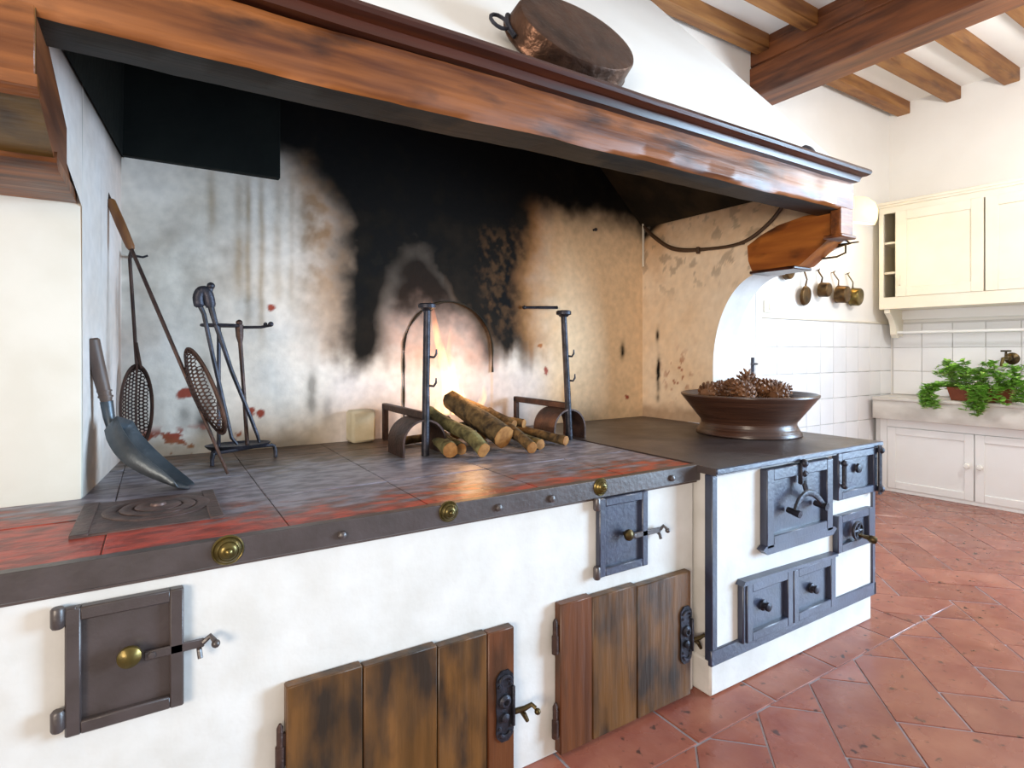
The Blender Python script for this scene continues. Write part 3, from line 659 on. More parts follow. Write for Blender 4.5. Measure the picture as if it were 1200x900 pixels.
# firebox door
fd = panel_door(2.562, 2.905, .632, .842, 1.392, .034, .03, .020).go('fire_door', iron_blue_sheen, RG, 'small upper door with a hinge rod')
B().tube([(2.915, 1.355, .62), (2.915, 1.355, .85)], .008, 8).tube([(2.895, 1.35, .62), (2.895, 1.35, .85)], .006, 8).ball((2.908, 1.35, .828), .018).ball((2.908, 1.35, .645), .018).go('hinge', iron_old, fd)
b = B().tube([(2.578, 1.345, .70), (2.578, 1.345, .80)], .010, 8).ball((2.578, 1.345, .80), .015).ball((2.578, 1.345, .70), .015)
b.lathe([(.012, 0), (.012, .03), (.02, .035), (.024, .05), (.018, .065), (0, .07)], 12, mx((2.62, 1.36, .735), (0, -1, 0))).tube([(2.578, 1.34, .735), (2.63, 1.335, .735)], .008, 8).tube([(2.745, 1.372, .757), (2.745, 1.37, .757)], .001, 4) if False else None
B().lathe([(.022, 0), (.02, .010), (.010, .014), (0, .012)], 14, mx((2.745, 1.372, .757), (0, -1, 0))).go('rosette', iron_old, fd)
b.go('latch', iron_old, fd)
sd = panel_door(2.566, 2.868, .395, .562, 1.392, .036, .028, .018).go('draught_door', iron_blue_sheen, RG, 'square draught door with a wheel')
b = B()
for k in range(6): b.tube([(2.712+.008*math.cos(k*PI/3), 1.355, .478+.008*math.sin(k*PI/3)), (2.712+.036*math.cos(k*PI/3), 1.355, .478+.036*math.sin(k*PI/3))], .006, 6)
b.tube([(2.712+.038*math.cos(k*PI/12), 1.355, .478+.038*math.sin(k*PI/12)) for k in range(25)], .007, 6).lathe([(.014, 0), (.014, .02), (0, .024)], 12, mx((2.712, 1.372, .478), (0, -1, 0)))
b.go('wheel', iron_old, sd)
B().tube([(2.712, 1.36, .465), (2.74, 1.345, .450), (2.755, 1.332, .444)], [.007, .009, .012], 8).lathe([(.010, 0), (.017, .01), (.019, .025), (.014, .036), (0, .04)], 12, mx((2.755, 1.334, .444), (.5, -1, -.3))).go('grip', brass_dark, sd)
B().box((1.896, 1.364, .176), (1.915, 1.392, .412), .004).box((2.527, 1.362, .180), (2.544, 1.392, .402), .004).prism([(1.885, .402), (2.55, .380+.012), (2.55, .404), (1.90, .418)], (0, 1.356, 0), (1, 0, 0), (0, 0, 1), (0, .036, 0)).go('ash_door_frame', iron_blue_sheen, RG)
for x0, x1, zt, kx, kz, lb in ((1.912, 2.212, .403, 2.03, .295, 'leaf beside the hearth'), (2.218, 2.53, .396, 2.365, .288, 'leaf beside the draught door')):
    ad = panel_door(x0, x1, .178, zt, 1.385, .036, .028, .019).go('ash_door', iron_blue_sheen, RG, 'low paired ash door, '+lb)
    B().lathe([(.022, 0), (.021, .005), (.012, .008), (.011, .014), (.017, .018), (.017, .026), (.008, .030), (0, .030)], 16, mx((kx, 1.37, kz), (0, -1, 0))).go('knob', iron_old, ad)

# ------------------------------------------------------------------ andirons
def andiron(x, y, lean, label):
    r = E('andiron', label, 'andiron', (x, y, .861), 'pair of andirons')
    B().tube([(x, y, .862), (x-lean*.5, y, 1.18), (x-lean, y, 1.47)], [.0165, .0155, .0145], 12).go('post', iron_old, r)
    B().lathe([(.020, 0), (.024, .006), (.037, .012), (.037, .026), (.030, .031), (0, .033)], 20, mx((x-lean, y, 1.465))).go('cap', iron_old, r)
    # half-ring foot
    R, d, th = .098, .175, .008; pr = []
    for s_, rr in ((1, R), (-1, R-th)):
        arc = [(rr*math.cos(a*PI/16), .052+rr*math.sin(a*PI/16)*1.02) for a in range(17)]
        arc = [(rr, 0)]+arc+[(-rr, 0)]
        pr += arc if s_ == 1 else arc[::-1]
    n = len(pr)//2
    t = bmesh.new(); o = Vector((x-.005, y-.012, .862))
    rg = [[t.verts.new(o+Vector((pp[0], dy, pp[1]))) for pp in pr] for dy in (0, d)]
    N_ = len(pr)
    for i in range(N_): t.faces.new((rg[0][i], rg[0][(i+1) % N_], rg[1][(i+1) % N_], rg[1][i]))
    for g in rg:
        for i in range(n-1): t.faces.new((g[i], g[i+1], g[N_-2-i], g[N_-1-i]))
    B()._add(t).go('foot', iron_rust, r)
    B().box((x-.013, y, 1.012), (x+.013, y+.50, 1.042), .003).box((x-.013, y+.475, .862), (x+.013, y+.50, 1.04), .003).go('back_bar', iron_rust, r)
    for z in (1.165, 1.285):
        xl = x-lean*(z-.862)/.6
        B().tube([(xl+.010, y-.012, z-.012), (xl+.026, y-.018, z-.014), (xl+.036, y-.020, z), (xl+.036, y-.020, z+.020)], [.005, .005, .005, .003], 8).go('hook', iron_old, r)
    return r
andiron(.95, 2.195, -.008, 'tall iron andiron standing nearest the tool stand')
andiron(1.727, 2.22, .036, 'slightly tilted tall iron andiron standing nearest the hotplate')

# ------------------------------------------------------------------ logs and flames
LG = 'split logs on the hearth'
def log(p0, p1, r, label, m=bark, bend=0, seed=0, r1=None):
    p0 = Vector(p0); p1 = Vector(p1); d = p1-p0; r1 = r1 or r*.92
    side = d.cross(Vector((0, 0, 1))).normalized(); t = bmesh.new(); n = 12; K = 9; rings = []
    u = side; w = d.cross(u).normalized()
    for i in range(K):
        f = i/(K-1); c = p0+d*f+side*bend*math.sin(PI*f)+Vector((0, 0, bend*.4*math.sin(2*PI*f)))
        ring = []
        for j in range(n):
            a = 2*PI*j/n; rr = (r+(r1-r)*f)*(1+.16*noise.noise((math.cos(a)*1.6+seed, math.sin(a)*1.6, f*3+seed)))
            ring.append(t.verts.new(c+(u*math.cos(a)+w*math.sin(a))*rr))
        rings.append(ring)
    for a, c in zip(rings, rings[1:]):
        for j in range(n): t.faces.new((a[j], a[(j+1) % n], c[(j+1) % n], c[j]))
    ends = [[v.co.copy() for v in rings[0]], [v.co.copy() for v in rings[-1]]]
    o = B()._add(t).go('log', m, None, loc=p0, ang=60); T(o, label, 'log', LG)
    for e, s_ in ((ends[0], -1), (ends[1], 1)):
        t = bmesh.new(); c = sum(e, Vector())/n; cv = t.verts.new(c+d.normalized()*s_*.006); vv = [t.verts.new(c+(v-c)*.97+d.normalized()*s_*.002) for v in e]; ww = [t.verts.new(v) for v in e]
        for j in range(n): t.faces.new((vv[j], vv[(j+1) % n], cv)); t.faces.new((ww[j], ww[(j+1) % n], vv[(j+1) % n], vv[j]))
        B()._add(t).go('cut_end', cut_wood if s_ < 0 else bark, o)
log((1.275, 2.10, .925), (1.215, 2.50, 1.062), .050, 'thickest brown log on top of the pile, round cut end forward', bark, .004, 1)
log((1.13, 2.02, .892), (1.06, 2.40, 1.018), .031, 'bent greenish log between the thickest log and the nearer andiron', bark_green, .022, 2)
log((1.015, 2.09, .893), (1.09, 2.42, .905), .032, 'short thick mossy log touching the foot of the andiron by the tool stand', bark_green, 0, 3)
log((1.085, 2.13, .885), (1.15, 2.46, .895), .024, 'thin log tucked low under the bent greenish log', bark_green, 0, 4)
log((1.355, 2.0, .886), (1.385, 2.42, 1.002), .025, 'slim straight brown log leaning between the thickest log and the pale-ended one', bark, .004, 5, .022)
log((1.44, 2.06, .884), (1.46, 2.40, .90), .023, 'short mossy log lying behind the slim straight log', bark_green, 0, 6)
log((1.60, 2.085, .884), (1.52, 2.40, .915), .022, 'thin log with a pale end lying next to the hotplate', bark, .0, 7)
log((1.47, 2.24, .955), (1.33, 2.50, .98), .021, 'small log with a bright sawn end behind the slim straight log', bark, 0, 8)
log((1.40, 2.22, .955), (1.27, 2.52, 1.055), .026, 'flame-lit log just behind the thickest log', bark, 0, 9)
log((.93, 2.48, .882), (1.20, 2.53, .886), .020, 'reddish log lying crosswise behind the andiron foot', bark, 0, 10)
log((1.05, 2.42, .925), (1.20, 2.50, .965), .022, 'dark charred log behind the bent greenish log', bark, 0, 11)
log((1.22, 2.20, .888), (1.32, 2.50, .892), .026, 'low hidden log beneath the thickest log', bark, 0, 12)
log((1.31, 2.36, .905), (1.50, 2.46, .905), .03, 'dim log lying crosswise at the rear of the pile', bark, 0, 13)
log((1.19, 2.40, .92), (1.28, 2.42, .92), .04, 'stubby charred log in the heart of the fire', bark, 0, 14)
def flame_mat():
    m = bpy.data.materials.new('flame_gas'); m.use_nodes = True; nt = m.node_tree; N = nt.nodes; L = nt.links
    N.remove(N['Principled BSDF']); out = N['Material Output']
    tc = N.new('ShaderNodeTexCoord'); sp = N.new('ShaderNodeSeparateXYZ'); L.new(tc.outputs['Generated'], sp.inputs[0])
    mp = N.new('ShaderNodeMapping'); mp.inputs['Scale'].default_value = (26, 26, 5); L.new(tc.outputs['Object'], mp.inputs[0])
    n = N.new('ShaderNodeTexNoise'); n.inputs['Scale'].default_value = 1; n.inputs['Detail'].default_value = 2; L.new(mp.outputs[0], n.inputs['Vector'])
    r = N.new('ShaderNodeValToRGB'); e = r.color_ramp.elements
    e[0].position = 0; e[0].color = (1, .52, .12, 1); e[1].position = 1; e[1].color = (1, .18, .03, 1)
    x = e.new(.4); x.color = (1, .42, .09, 1)
    L.new(sp.outputs[2], r.inputs[0])
    f = N.new('ShaderNodeMapRange'); f.inputs[1].default_value = 0; f.inputs[2].default_value = 1; f.inputs[3].default_value = 120; f.inputs[4].default_value = 1.2; L.new(sp.outputs[2], f.inputs[0])
    r2 = N.new('ShaderNodeMapRange'); r2.inputs[1].default_value = .38; r2.inputs[2].default_value = .62; L.new(n.outputs[0], r2.inputs[0])
    k = N.new('ShaderNodeMath'); k.operation = 'MULTIPLY'; L.new(f.outputs[0], k.inputs[0]); L.new(r2.outputs[0], k.inputs[1])
    em = N.new('ShaderNodeEmission'); L.new(r.outputs[0], em.inputs[0]); L.new(k.outputs[0], em.inputs[1]); L.new(em.outputs[0], out.inputs['Volume'])
    return m
flame = flame_mat()
FR = E('flame', 'bright orange and white flame rising behind the logs', 'fire', (1.24, 2.52, .98))
for (x, y, z), h, r, lean in (((1.265, 2.55, .98), .46, .036, -.04), ((1.285, 2.54, 1.0), .28, .036, .0), ((1.40, 2.53, .98), .17, .026, .03), ((1.17, 2.53, .96), .15, .03, -.02), ((1.24, 2.60, .98), .58, .036, -.09)):
    K = 12; pts = []; rr = []
    for i in range(K):
        f = i/(K-1); pts.append((x+lean*f*f+.012*math.sin(f*7+x*30), y+.01*math.sin(f*5), z+h*f)); rr.append(max(.002, r*(.55+1.0*f)*(1-f)**.8*1.15 if f < 1 else .002))
    B().tube(pts, rr, 10).go('tongue', flame, FR)

# ------------------------------------------------------------------ fire tools at the left
def mesh_dish(cen, ax, ay, nrm, L, Wd, depth, cell, mat, parent):
    """oval dish pierced with hexagon holes"""
    cen = Vector(cen); ax = Vector(ax).normalized(); nrm = Vector(nrm); ay = Vector(nrm).cross(ax).normalized(); nrm = ax.cross(ay).normalized()
    t = bmesh.new(); th = .0025; vs = {}
    def P(x, y, off=0):
        k = (round(x, 5), round(y, 5), off)
        if k not in vs:
            rr = (x/L)**2+(y/Wd)**2; z = -depth*max(0, 1-rr)
            vs[k] = t.verts.new(cen+ax*x+ay*y+nrm*(z+off))
        return vs[k]
    dy = cell*1.5; dx = cell*math.sqrt(3)
    ny = int(L/dx)+2; nx = int(Wd/dy)+2
    for i in range(-nx, nx+1):
        for j in range(-ny, ny+1):
            x = j*dx+(i % 2)*dx/2; y = i*dy
            out = [(x+cell*math.cos(PI/6+k*PI/3), y+cell*math.sin(PI/6+k*PI/3)) for k in range(6)]
            if max((a/L)**2+(b/Wd)**2 for a, b in out) > 1.0: continue
            inn = [(x+cell*.62*math.cos(PI/6+k*PI/3), y+cell*.62*math.sin(PI/6+k*PI/3)) for k in range(6)]
            for k in range(6):
                q2 = (k+1) % 6
                t.faces.new((P(*out[k]), P(*out[q2]), P(*inn[q2]), P(*inn[k])))
    # solid band to the rim
    nb = 48
    for k in range(nb):
        a0, a1 = 2*PI*k/nb, 2*PI*(k+1)/nb
        q4 = [(L*s_*math.cos(a), Wd*s_*math.sin(a)) for s_, a in ((.90, a0), (.90, a1), (1.0, a1), (1.0, a0))]
        t.faces.new([P(x, y, .0012) for x, y in q4])
    b = B()._add(t); b.tube([cen+ax*L*math.cos(2*PI*k/48)+ay*Wd*math.sin(2*PI*k/48) for k in range(49)], .0032, 6, cap=False)
    o = b.go('pierced_dish', mat, parent, fix=False); md = o.modifiers.new('thick', 'SOLIDIFY'); md.thickness = .002
    return o
SK = 'pierced skimmers hanging by the left cheek'
s1 = E('skimmer', 'pierced oval iron skimmer hanging straight down from the wall hook', 'skimmer', (-.07, 2.66, 1.67), SK)
mesh_dish((-.064, 2.655, 1.078), (0, 0, 1), None, (.35, -1, 0), .165, .055, .035, .0080, iron_rust, s1)
B().tube([(-.064, 2.66, 1.245), (-.066, 2.665, 1.27), (-.088, 2.69, 1.66), (-.084, 2.70, 1.69), (-.078, 2.695, 1.675)], .0065, 8).tube([(-.05, 2.655, 1.23), (-.066, 2.665, 1.33)], .005, 6).tube([(-.064, 2.615, .915), (-.066, 2.62, 1.08), (-.064, 2.65, 1.245)], .004, 6).go('handle', iron_rust, s1)
s2 = E('skimmer', 'long pierced skimmer with a pale wooden grip, leaning across to the tool stand', 'skimmer', (.21, 2.22, .861), SK)
A = Vector((.213, 2.215, .866)); Z = Vector((-.158, 2.50, 1.89)); D = (Z-A).normalized()
axp = lambda f: A+(Z-A)*f
B().tube([axp(0), axp(.12), axp(.60), axp(.82)], [.005, .006, .007, .006], 8).tube([axp(.94), axp(1.0)], .005, 8).go('handle', iron_rust, s2)
B().tube([axp(.775), axp(.785), axp(.86), axp(.945), axp(.95)], [.010, .014, .016, .0145, .010], 10).go('grip', pole_wood, s2, 'pale wooden grip')
nrm = Vector((.35, -.75, .15))
mesh_dish(axp(.27)+Vector((.035, 0, .012)), D, None, (.80, .62, .25), .165, .052, .045, .0080, iron_rust, s2)
hk = B().tube([(-.09, 2.765, 1.675), (-.075, 2.70, 1.675), (-.045, 2.69, 1.67), (-.028, 2.69, 1.678)], [.006, .005, .0045, .004], 8).ball((-.085, 2.705, 1.678), .010, sub=1).go('wall_hook', iron_old); T(hk, 'small bent iron hook in the back wall holding the skimmers', 'hook')

sh = E('ash_shovel', 'grey iron ash shovel with a turned wooden handle leaning on the cheek', 'shovel', (-.1, 2.2, .861))
B().tube([(-.132, 2.2, 1.13), (-.134, 2.2, 1.145), (-.150, 2.2, 1.22), (-.170, 2.2, 1.33), (-.171, 2.2, 1.336)], [.013, .017, .020, .021, .016], 14).tube([(-.135, 2.2, 1.150), (-.1355, 2.2, 1.156)], .0205, 14).tube([(-.138, 2.2, 1.168), (-.1385, 2.2, 1.173)], .0205, 14).go('handle', handle_wood, sh, 'dark turned wooden handle')
B().tube([(-.133, 2.2, 1.138), (-.126, 2.2, 1.085), (-.118, 2.19, 1.04), (-.10, 2.18, 1.01)], [.018, .016, .011, .012], 12).go('socket', steel, sh)
t = bmesh.new()   # scoop: flat floor, low side walls, rounded heel
H0 = Vector((-.118, 2.19, 1.04)); H1 = Vector((.082, 2.05, .866)); ax = (H1-H0); Lh = ax.length; ax.normalize(); sd_ = Vector((-.12, .93, .16)); sd_ = (sd_-ax*sd_.dot(ax)).normalized(); up = sd_.cross(ax).normalized()
if up.z < 0: up = -up
rings = []
for i in range(13):
    f = i/12; w = .046+.030*min(1, f*2.2)*(1-.15*f); hgt = .050*(1-f)**.6+.004
    rings.append([t.verts.new(H0+ax*Lh*f+sd_*w*s_+up*(hgt*z_-.034*math.sin(PI*min(1, f**.8))*(1 if z_ < .9 else .6))) for s_, z_ in ((-1.06, 1), (-1.0, .3), (-.9, 0), (0, -.1), (.9, 0), (1.0, .3), (1.06, 1))])
for a, c in zip(rings, rings[1:]):
    for j in range(6): t.faces.new((a[j], a[j+1], c[j+1], c[j]))
t.faces.new(rings[0][::-1])
o = B()._add(t).go('scoop', steel, sh, fix=True); md = o.modifiers.new('thick', 'SOLIDIFY'); md.thickness = .004; md.offset = 0

ts = E('tool_stand', 'wrought iron fire tool stand with an oval tray and hook ring', 'tool stand', (.28, 2.5, .861))
b = B().lathe([(0, .002), (.105, 0), (.118, .012), (.120, .016), (.104, .008), (0, .008)], 32, Matrix.Translation((.278, 2.50, .912)) @ Matrix.Diagonal((1, .62, 1, 1)))
b.go('tray', iron_old, ts)
for pts in ([(.395, 2.49, .915), (.41, 2.49, .908), (.415, 2.49, .89), (.415, 2.49, .862)], [(.20, 2.44, .915), (.185, 2.43, .905), (.18, 2.43, .885), (.18, 2.43, .862)], [(.21, 2.57, .912), (.195, 2.58, .9), (.19, 2.585, .862)]):
    B().tube(pts, .0075, 8).go('leg', iron_old, ts)
B().tube([(.19, 2.43, .908), (.25, 2.435, .912), (.33, 2.46, .916), (.40, 2.49, .912)], .007, 8).go('brace', iron_old, ts)
B().tube([(.210, 2.52, .915), (.210, 2.52, 1.40)], .0075, 8).go('rod', iron_old, ts)
B().tube([(.311, 2.50, .915), (.297, 2.50, 1.15), (.285, 2.50, 1.33), (.283, 2.50, 1.355), (.281, 2.50, 1.402)], [.008, .0075, .0085, .014, .016], 8).ball((.281, 2.50, 1.41), .013).go('rod', iron_rust, ts, 'brown rod with a flared top')
pts = [(.394, 2.47, 1.402), (.36, 2.49, 1.394), (.29, 2.50, 1.392)]
b = B().tube(pts, .006, 8).ball((.394, 2.47, 1.406), .011).ball((.375, 2.48, 1.406), .009, sub=1)
b.tube([(.281, 2.505, 1.398)]+[(.215+.066*math.cos(a*PI/10), 2.505-.0+.045*math.sin(a*PI/10), 1.398) for a in range(1, 20)]+[(.281, 2.505, 1.398)], .0065, 8, cap=False)
b.go('hook_ring', iron_old, ts)
tg = E('fire_tongs', 'black iron fire tongs with a bowed head standing in the tool stand tray', 'tongs', (.28, 2.47, .925))
B().tube([(.142, 2.47, 1.47), (.155, 2.47, 1.44), (.185, 2.47, 1.28), (.238, 2.475, 1.02), (.252, 2.478, .955), (.272, 2.48, .928)], [.009, .0085, .008, .0075, .007, .005], 8).go('arm', iron_old, tg)
B().tube([(.178, 2.465, 1.47), (.19, 2.465, 1.42), (.25, 2.465, 1.22), (.32, 2.47, 1.03), (.346, 2.475, .955), (.352, 2.478, .928)], [.012, .010, .008, .0075, .007, .005], 8).go('arm', iron_old, tg)
B().tube(fat([(.142, 2.47, 1.465), (.136, 2.468, 1.50), (.146, 2.466, 1.525), (.166, 2.465, 1.52), (.178, 2.465, 1.465)], 4), [.010]+[.015]*15+[.012], 10, sx=1.3).ball((.178, 2.463, 1.547), .015).tube([(.172, 2.464, 1.52), (.178, 2.463, 1.54)], .010, 8).go('bow_head', iron_old, tg)
bk = B().box((.775, 2.66, .862), (.895, 2.745, 1.015), .012, rot=Matrix.Rotation(.12, 3, 'Z').to_4x4()).go('firebrick', brick_pale); T(bk, 'pale worn block standing against the back wall by the andiron', 'brick')

# ------------------------------------------------------------------ bowl of pine cones on the hotplate
bc = (2.665, 1.89, .863)
bw = B().lathe([(.24, .0), (.262, .004), (.262, .012), (.248, .03), (.236, .055), (.238, .07), (.262, .10), (.30, .15), (.335, .195), (.342, .203), (.342, .21), (.334, .213), (.325, .205), (.29, .155), (.25, .10), (.20, .075), (0, .07)], 56, Matrix.Translation(bc)).go('bowl', bowl_mat, None, loc=bc)
T(bw, 'wide flaring dark ribbed bowl standing on the black hotplate', 'bowl')
def cone_mesh(L=.085, R=.036):
    b = B(); b.tube([(0, 0, -L/2), (0, 0, 0), (0, 0, L/2)], [R*.5, R*.55, R*.15], 8)
    ns = 58; t = bmesh.new()
    for i in range(ns):
        f = i/ns; a = i*2.39996; z = -L/2+L*f*.98; rr = R*math.sin(PI*(.22+.74*f))**.7
        d = Vector((math.cos(a), math.sin(a), 0)); s_ = Vector((-math.sin(a), math.cos(a), 0)); w = .0095*(1.1-.5*f)
        tip = d*rr*1.12+Vector((0, 0, z+.012)); ba = d*rr*.45+Vector((0, 0, z))
        v = [t.verts.new(p) for p in (ba-s_*w*.5, ba+s_*w*.5, tip+s_*w*.75, tip+Vector((0, 0, .004))+d*.003, tip-s_*w*.75, tip-Vector((0, 0, .006)))]
        t.faces.new((v[0], v[1], v[2], v[3])); t.faces.new((v[0], v[3], v[4])); t.faces.new((v[0], v[4], v[5])); t.faces.new((v[1], v[5], v[2])); t.faces.new((v[2], v[5], v[3])); t.faces.new((v[3], v[5], v[4]))
    return b._add(t)
cm = None
cones = [((2.455, 1.97, 1.083), 1.5, .3, 'pine cone at the bowl rim nearest the cheek wall'), ((2.50, 1.80, 1.085), .7, 2.0, 'grey-edged pine cone lying at the rim, second from the cheek wall'),
  ((2.56, 1.90, 1.105), 1.2, 1.1, 'pine cone third from the cheek wall, half under the tallest one'), ((2.595, 1.85, 1.13), .35, .5, 'tallest reddish pine cone standing on top of the pile'),
  ((2.66, 1.81, 1.10), 1.5, 2.7, 'round-ended pine cone beside the tallest one, towards the front'), ((2.70, 1.74, 1.082), 1.4, .2, 'light brown pine cone lying lowest at the front rim'),
  ((2.73, 1.92, 1.09), .9, 4.0, 'dark pine cone behind the light brown one'), ((2.80, 1.80, 1.083), 1.3, 5.1, 'dark pine cone beside the light brown one, towards the oven side'),
  ((2.85, 1.87, 1.085), .6, 1.8, 'pine cone second from the outer rim of the bowl'), ((2.91, 1.90, 1.078), 1.4, 3.3, 'pine cone at the outer rim, farthest from the cheek wall'),
  ((2.62, 2.02, 1.085), 1.2, .9, 'pine cone at the back of the bowl behind the tallest one'), ((2.78, 2.03, 1.08), 1.5, 2.2, 'pine cone hidden at the back of the bowl towards the wall tiles')]
for i, (p, tilt, az, lb) in enumerate(cones):
    if cm is None: o = cone_mesh().go('pine_cone', cone_mat, ang=20); cm = o.data
    else: o = bpy.data.objects.new('pine_cone', cm); COL.objects.link(o)
    o.location = p; o.rotation_euler = (0, tilt, az); s_ = 1.38+.14*math.sin(i*2.3); o.scale = (s_, s_, s_); T(o, lb, 'pine cone', 'pine cones heaped in the bowl')
b = B().lathe([(0, .16), (.20, .158), (.285, .152), (.0, .10)], 32, Matrix.Translation(bc)); 
for i in range(40):
    a = random.uniform(0, 6.28); r = .27*math.sqrt(random.random()); b.ball((bc[0]+r*math.cos(a), bc[1]+r*math.sin(a), bc[2]+.165), .03, (1, 1, .8), 1)
o = b.go('cone_scales', cone_mat, None, ang=20); T(o, 'loose brown cone scales filling the bowl under the pine cones', 'cone scales', kind='stuff')

# ------------------------------------------------------------------ oval copper pan on the cornice
sl = Vector((0, math.cos(math.radians(64)), math.sin(math.radians(64)))); nr = Vector((0, -sl.z, sl.y))
cen = Vector((1.195, 1.54, 2.325))
mt = mx(cen, nr, (1, 0, 0)) @ Matrix.Diagonal((1, .64, 1, 1))
pn = E('oval_pan', 'oval hammered copper pan lying bottom up on the cornice against the hood', 'pan', tuple(cen))
B().lathe([(.250, -.012), (.255, -.006), (.248, .0), (.239, .062), (.232, .070), (.221, .072), (0, .069)], 48, mt).go('body', copper, pn)
b = B()
for s_ in (-1,):
    c = cen+Vector((s_*.250, 0, 0))+nr*.012
    b.tube([c+sl*-.05+Vector((.012, 0, 0)), c+sl*-.02, c+sl*.02, c+sl*.05+Vector((.012, 0, 0))], .009, 8)
    pts = [c+Vector((s_*(.032-.032*math.cos(a*PI/6)), 0, 0))+sl*(.030*math.sin(a*PI/6)) for a in range(13)]
    b.tube(pts, .006, 8)
b.go('ring_handle', iron_old, pn)
lid = B().lathe([(.045, -.005), (.047, 0), (.042, .022), (.026, .032), (.0, .034)], 24, mx((2.53, 1.49, 2.196), nr)).go('pot_lid', iron_old); T(lid, 'small dark pot lid resting on the cornice near its outer end', 'lid')

# ------------------------------------------------------------------ pans on the back wall
def pan(x, z, R, d, hl, lean, label, dip=.3, name='saucepan', cat='saucepan', mat=copper_pan, rise=0):
    r = E(name, label, cat, (x, 2.72, z), 'pans hanging on the back wall')
    ax = Vector((.10, -1, -dip*.4)); c = Vector((x, 2.735, z))
    m_ = mx(c, ax)
    d *= .85; R *= .84
    B().lathe([(R*1.02, 0), (R*1.03, .004), (R, .006), (R*.96, d-.008), (R*.88, d), (R*.80, d+.002), (0, d)] + [], 28, m_).go('body', mat, r)
    B().tube([(x-lean*.0, 2.728, z+R*.98), (x-lean*.4, 2.715, z+R+hl*.35), (x-lean, 2.74, z+R+hl-.02), (x-lean, 2.745, z+R+hl)], [.009, .007, .008, .009], 8, sx=.7).go('handle', mat, r)
    B().tube([(x-lean, 2.77, z+R+hl-.008), (x-lean, 2.735, z+R+hl-.004), (x-lean, 2.732, z+R+hl+.008)], .004, 6).go('nail', iron_old, r)
pan(4.62, 1.765, .098, .025, .15, .0, 'flat round frying pan hanging first in the row beside the light switch', name='frying_pan', cat='frying pan')
pan(4.86, 1.83, .075, .085, .11, .02, 'smallest saucepan hanging between the frying pan and a larger saucepan', mat=copper_pan)
pan(5.13, 1.805, .092, .10, .12, .05, 'wide dark saucepan hanging third in the row, next after the smallest', mat=copper_pan)
pan(5.37, 1.795, .098, .085, .13, .05, 'goldish brass saucepan hanging last in the row nearest the wall cabinet', mat=brass)
pan(4.36, 1.955, .085, .05, .10, 0, 'small pan half hidden behind the wooden corbel', mat=copper_pan, name='small_pan', cat='pan')
hkk = B().tube([(2.93, 1.53, 1.86), (2.93, 1.50, 1.835), (2.93, 1.62, 1.82)], .006, 8).tube([(2.93, 1.46, 1.835), (2.90, 1.68, 1.835)], .004, 6).tube([(2.925, 1.52, 1.835), (2.925, 1.52, 1.79), (2.92, 1.56, 1.775), (2.915, 1.66, 1.775)], .0055, 8).go('towel_hook', brass_dark); T(hkk, 'bent brass hook under the outer end of the mantel beam', 'hook')

# light switch and wall lamp
sw = E('light_switch', 'small ivory light switch plate above the white wall tiles', 'switch', (4.17, 2.76, 1.655))
B().box((4.095, 2.752, 1.605), (4.245, 2.766, 1.705), .004).go('plate', plastic, sw); B().box((4.15, 2.746, 1.63), (4.19, 2.754, 1.68), .003).go('rocker', plastic, sw)
lp = E('wall_lamp', 'glowing pale yellow wall lamp beside the wall cabinet', 'lamp', (5.27, 2.76, 2.5))
B().lathe([(.05, 0), (.05, .012), (.02, .018), (.02, .06), (0, .06)], 20, mx((5.17, 2.765, 2.47), (0, -1, 0))).go('mount', brass, lp)
B().lathe([(0, .17), (.06, .165), (.12, .13), (.155, .07), (.165, 0), (.155, -.05), (.145, -.045), (.15, 0), (.14, .07)], 28, mx((5.17, 2.60, 2.47), (0, -.25, 1))).go('shade', glow, lp)
point('lamp_bulb', (5.17, 2.60, 2.40), .05, 4, (1.0, .8, .5)).parent = None

# ------------------------------------------------------------------ cabinets, counter, tap, plant (along the right wall)
uc = E('wall_cabinet', 'cream painted wall cabinet with two panel doors and an open end', 'cabinet', tuple(RW @ Vector((.6, .18, 1.69))))
b = B(RW).box((.015, .005, 1.70), (.035, .345, 2.66)).box((.015, .005, 1.69), (1.5, .345, 1.715)).box((.015, .005, 2.62), (1.5, .345, 2.66)).box((1.48, .005, 1.70), (1.5, .345, 2.66)).box((.015, .002, 1.7), (1.5, .015, 2.66))
b.box((.012, .335, 1.69), (1.502, .36, 1.80), .003).box((.012, .335, 2.58), (1.502, .36, 2.665), .003).box((.012, .335, 1.79), (.05, .36, 2.59), .003).box((.146, .335, 1.79), (.16, .358, 2.59))
b.box((.0, .0, 2.655), (1.52, .385, 2.685), .006).box((.0, .33, 2.635), (1.52, .375, 2.66), .004)
b.go('carcass', cab_paint, uc)
B(RW).box((.04, .016, 1.72), (.16, .024, 2.6)).box((.16, .016, 1.72), (.166, .33, 2.6)).box((.036, .016, 1.716), (.16, .33, 1.722)).go('inside', cab_inside, uc, 'olive interior of the open end')
for z in (2.02, 2.3): B(RW).box((.036, .02, z), (.158, .325, z+.02), .002).go('shelf', cab_paint, uc)
def panel(b, u0, u1, z0, z1, v, fw=.07, t=.022):
    b.box((u0, v-.004, z0), (u1, v+t-.012, z1)).box((u0, v, z0), (u0+fw, v+t, z1), .003).box((u1-fw, v, z0), (u1, v+t, z1), .003).box((u0+fw-.001, v, z0), (u1-fw+.001, v+t-.0006, z0+fw), .003).box((u0+fw-.001, v, z1-fw), (u1-fw+.001, v+t-.0006, z1), .003); return b
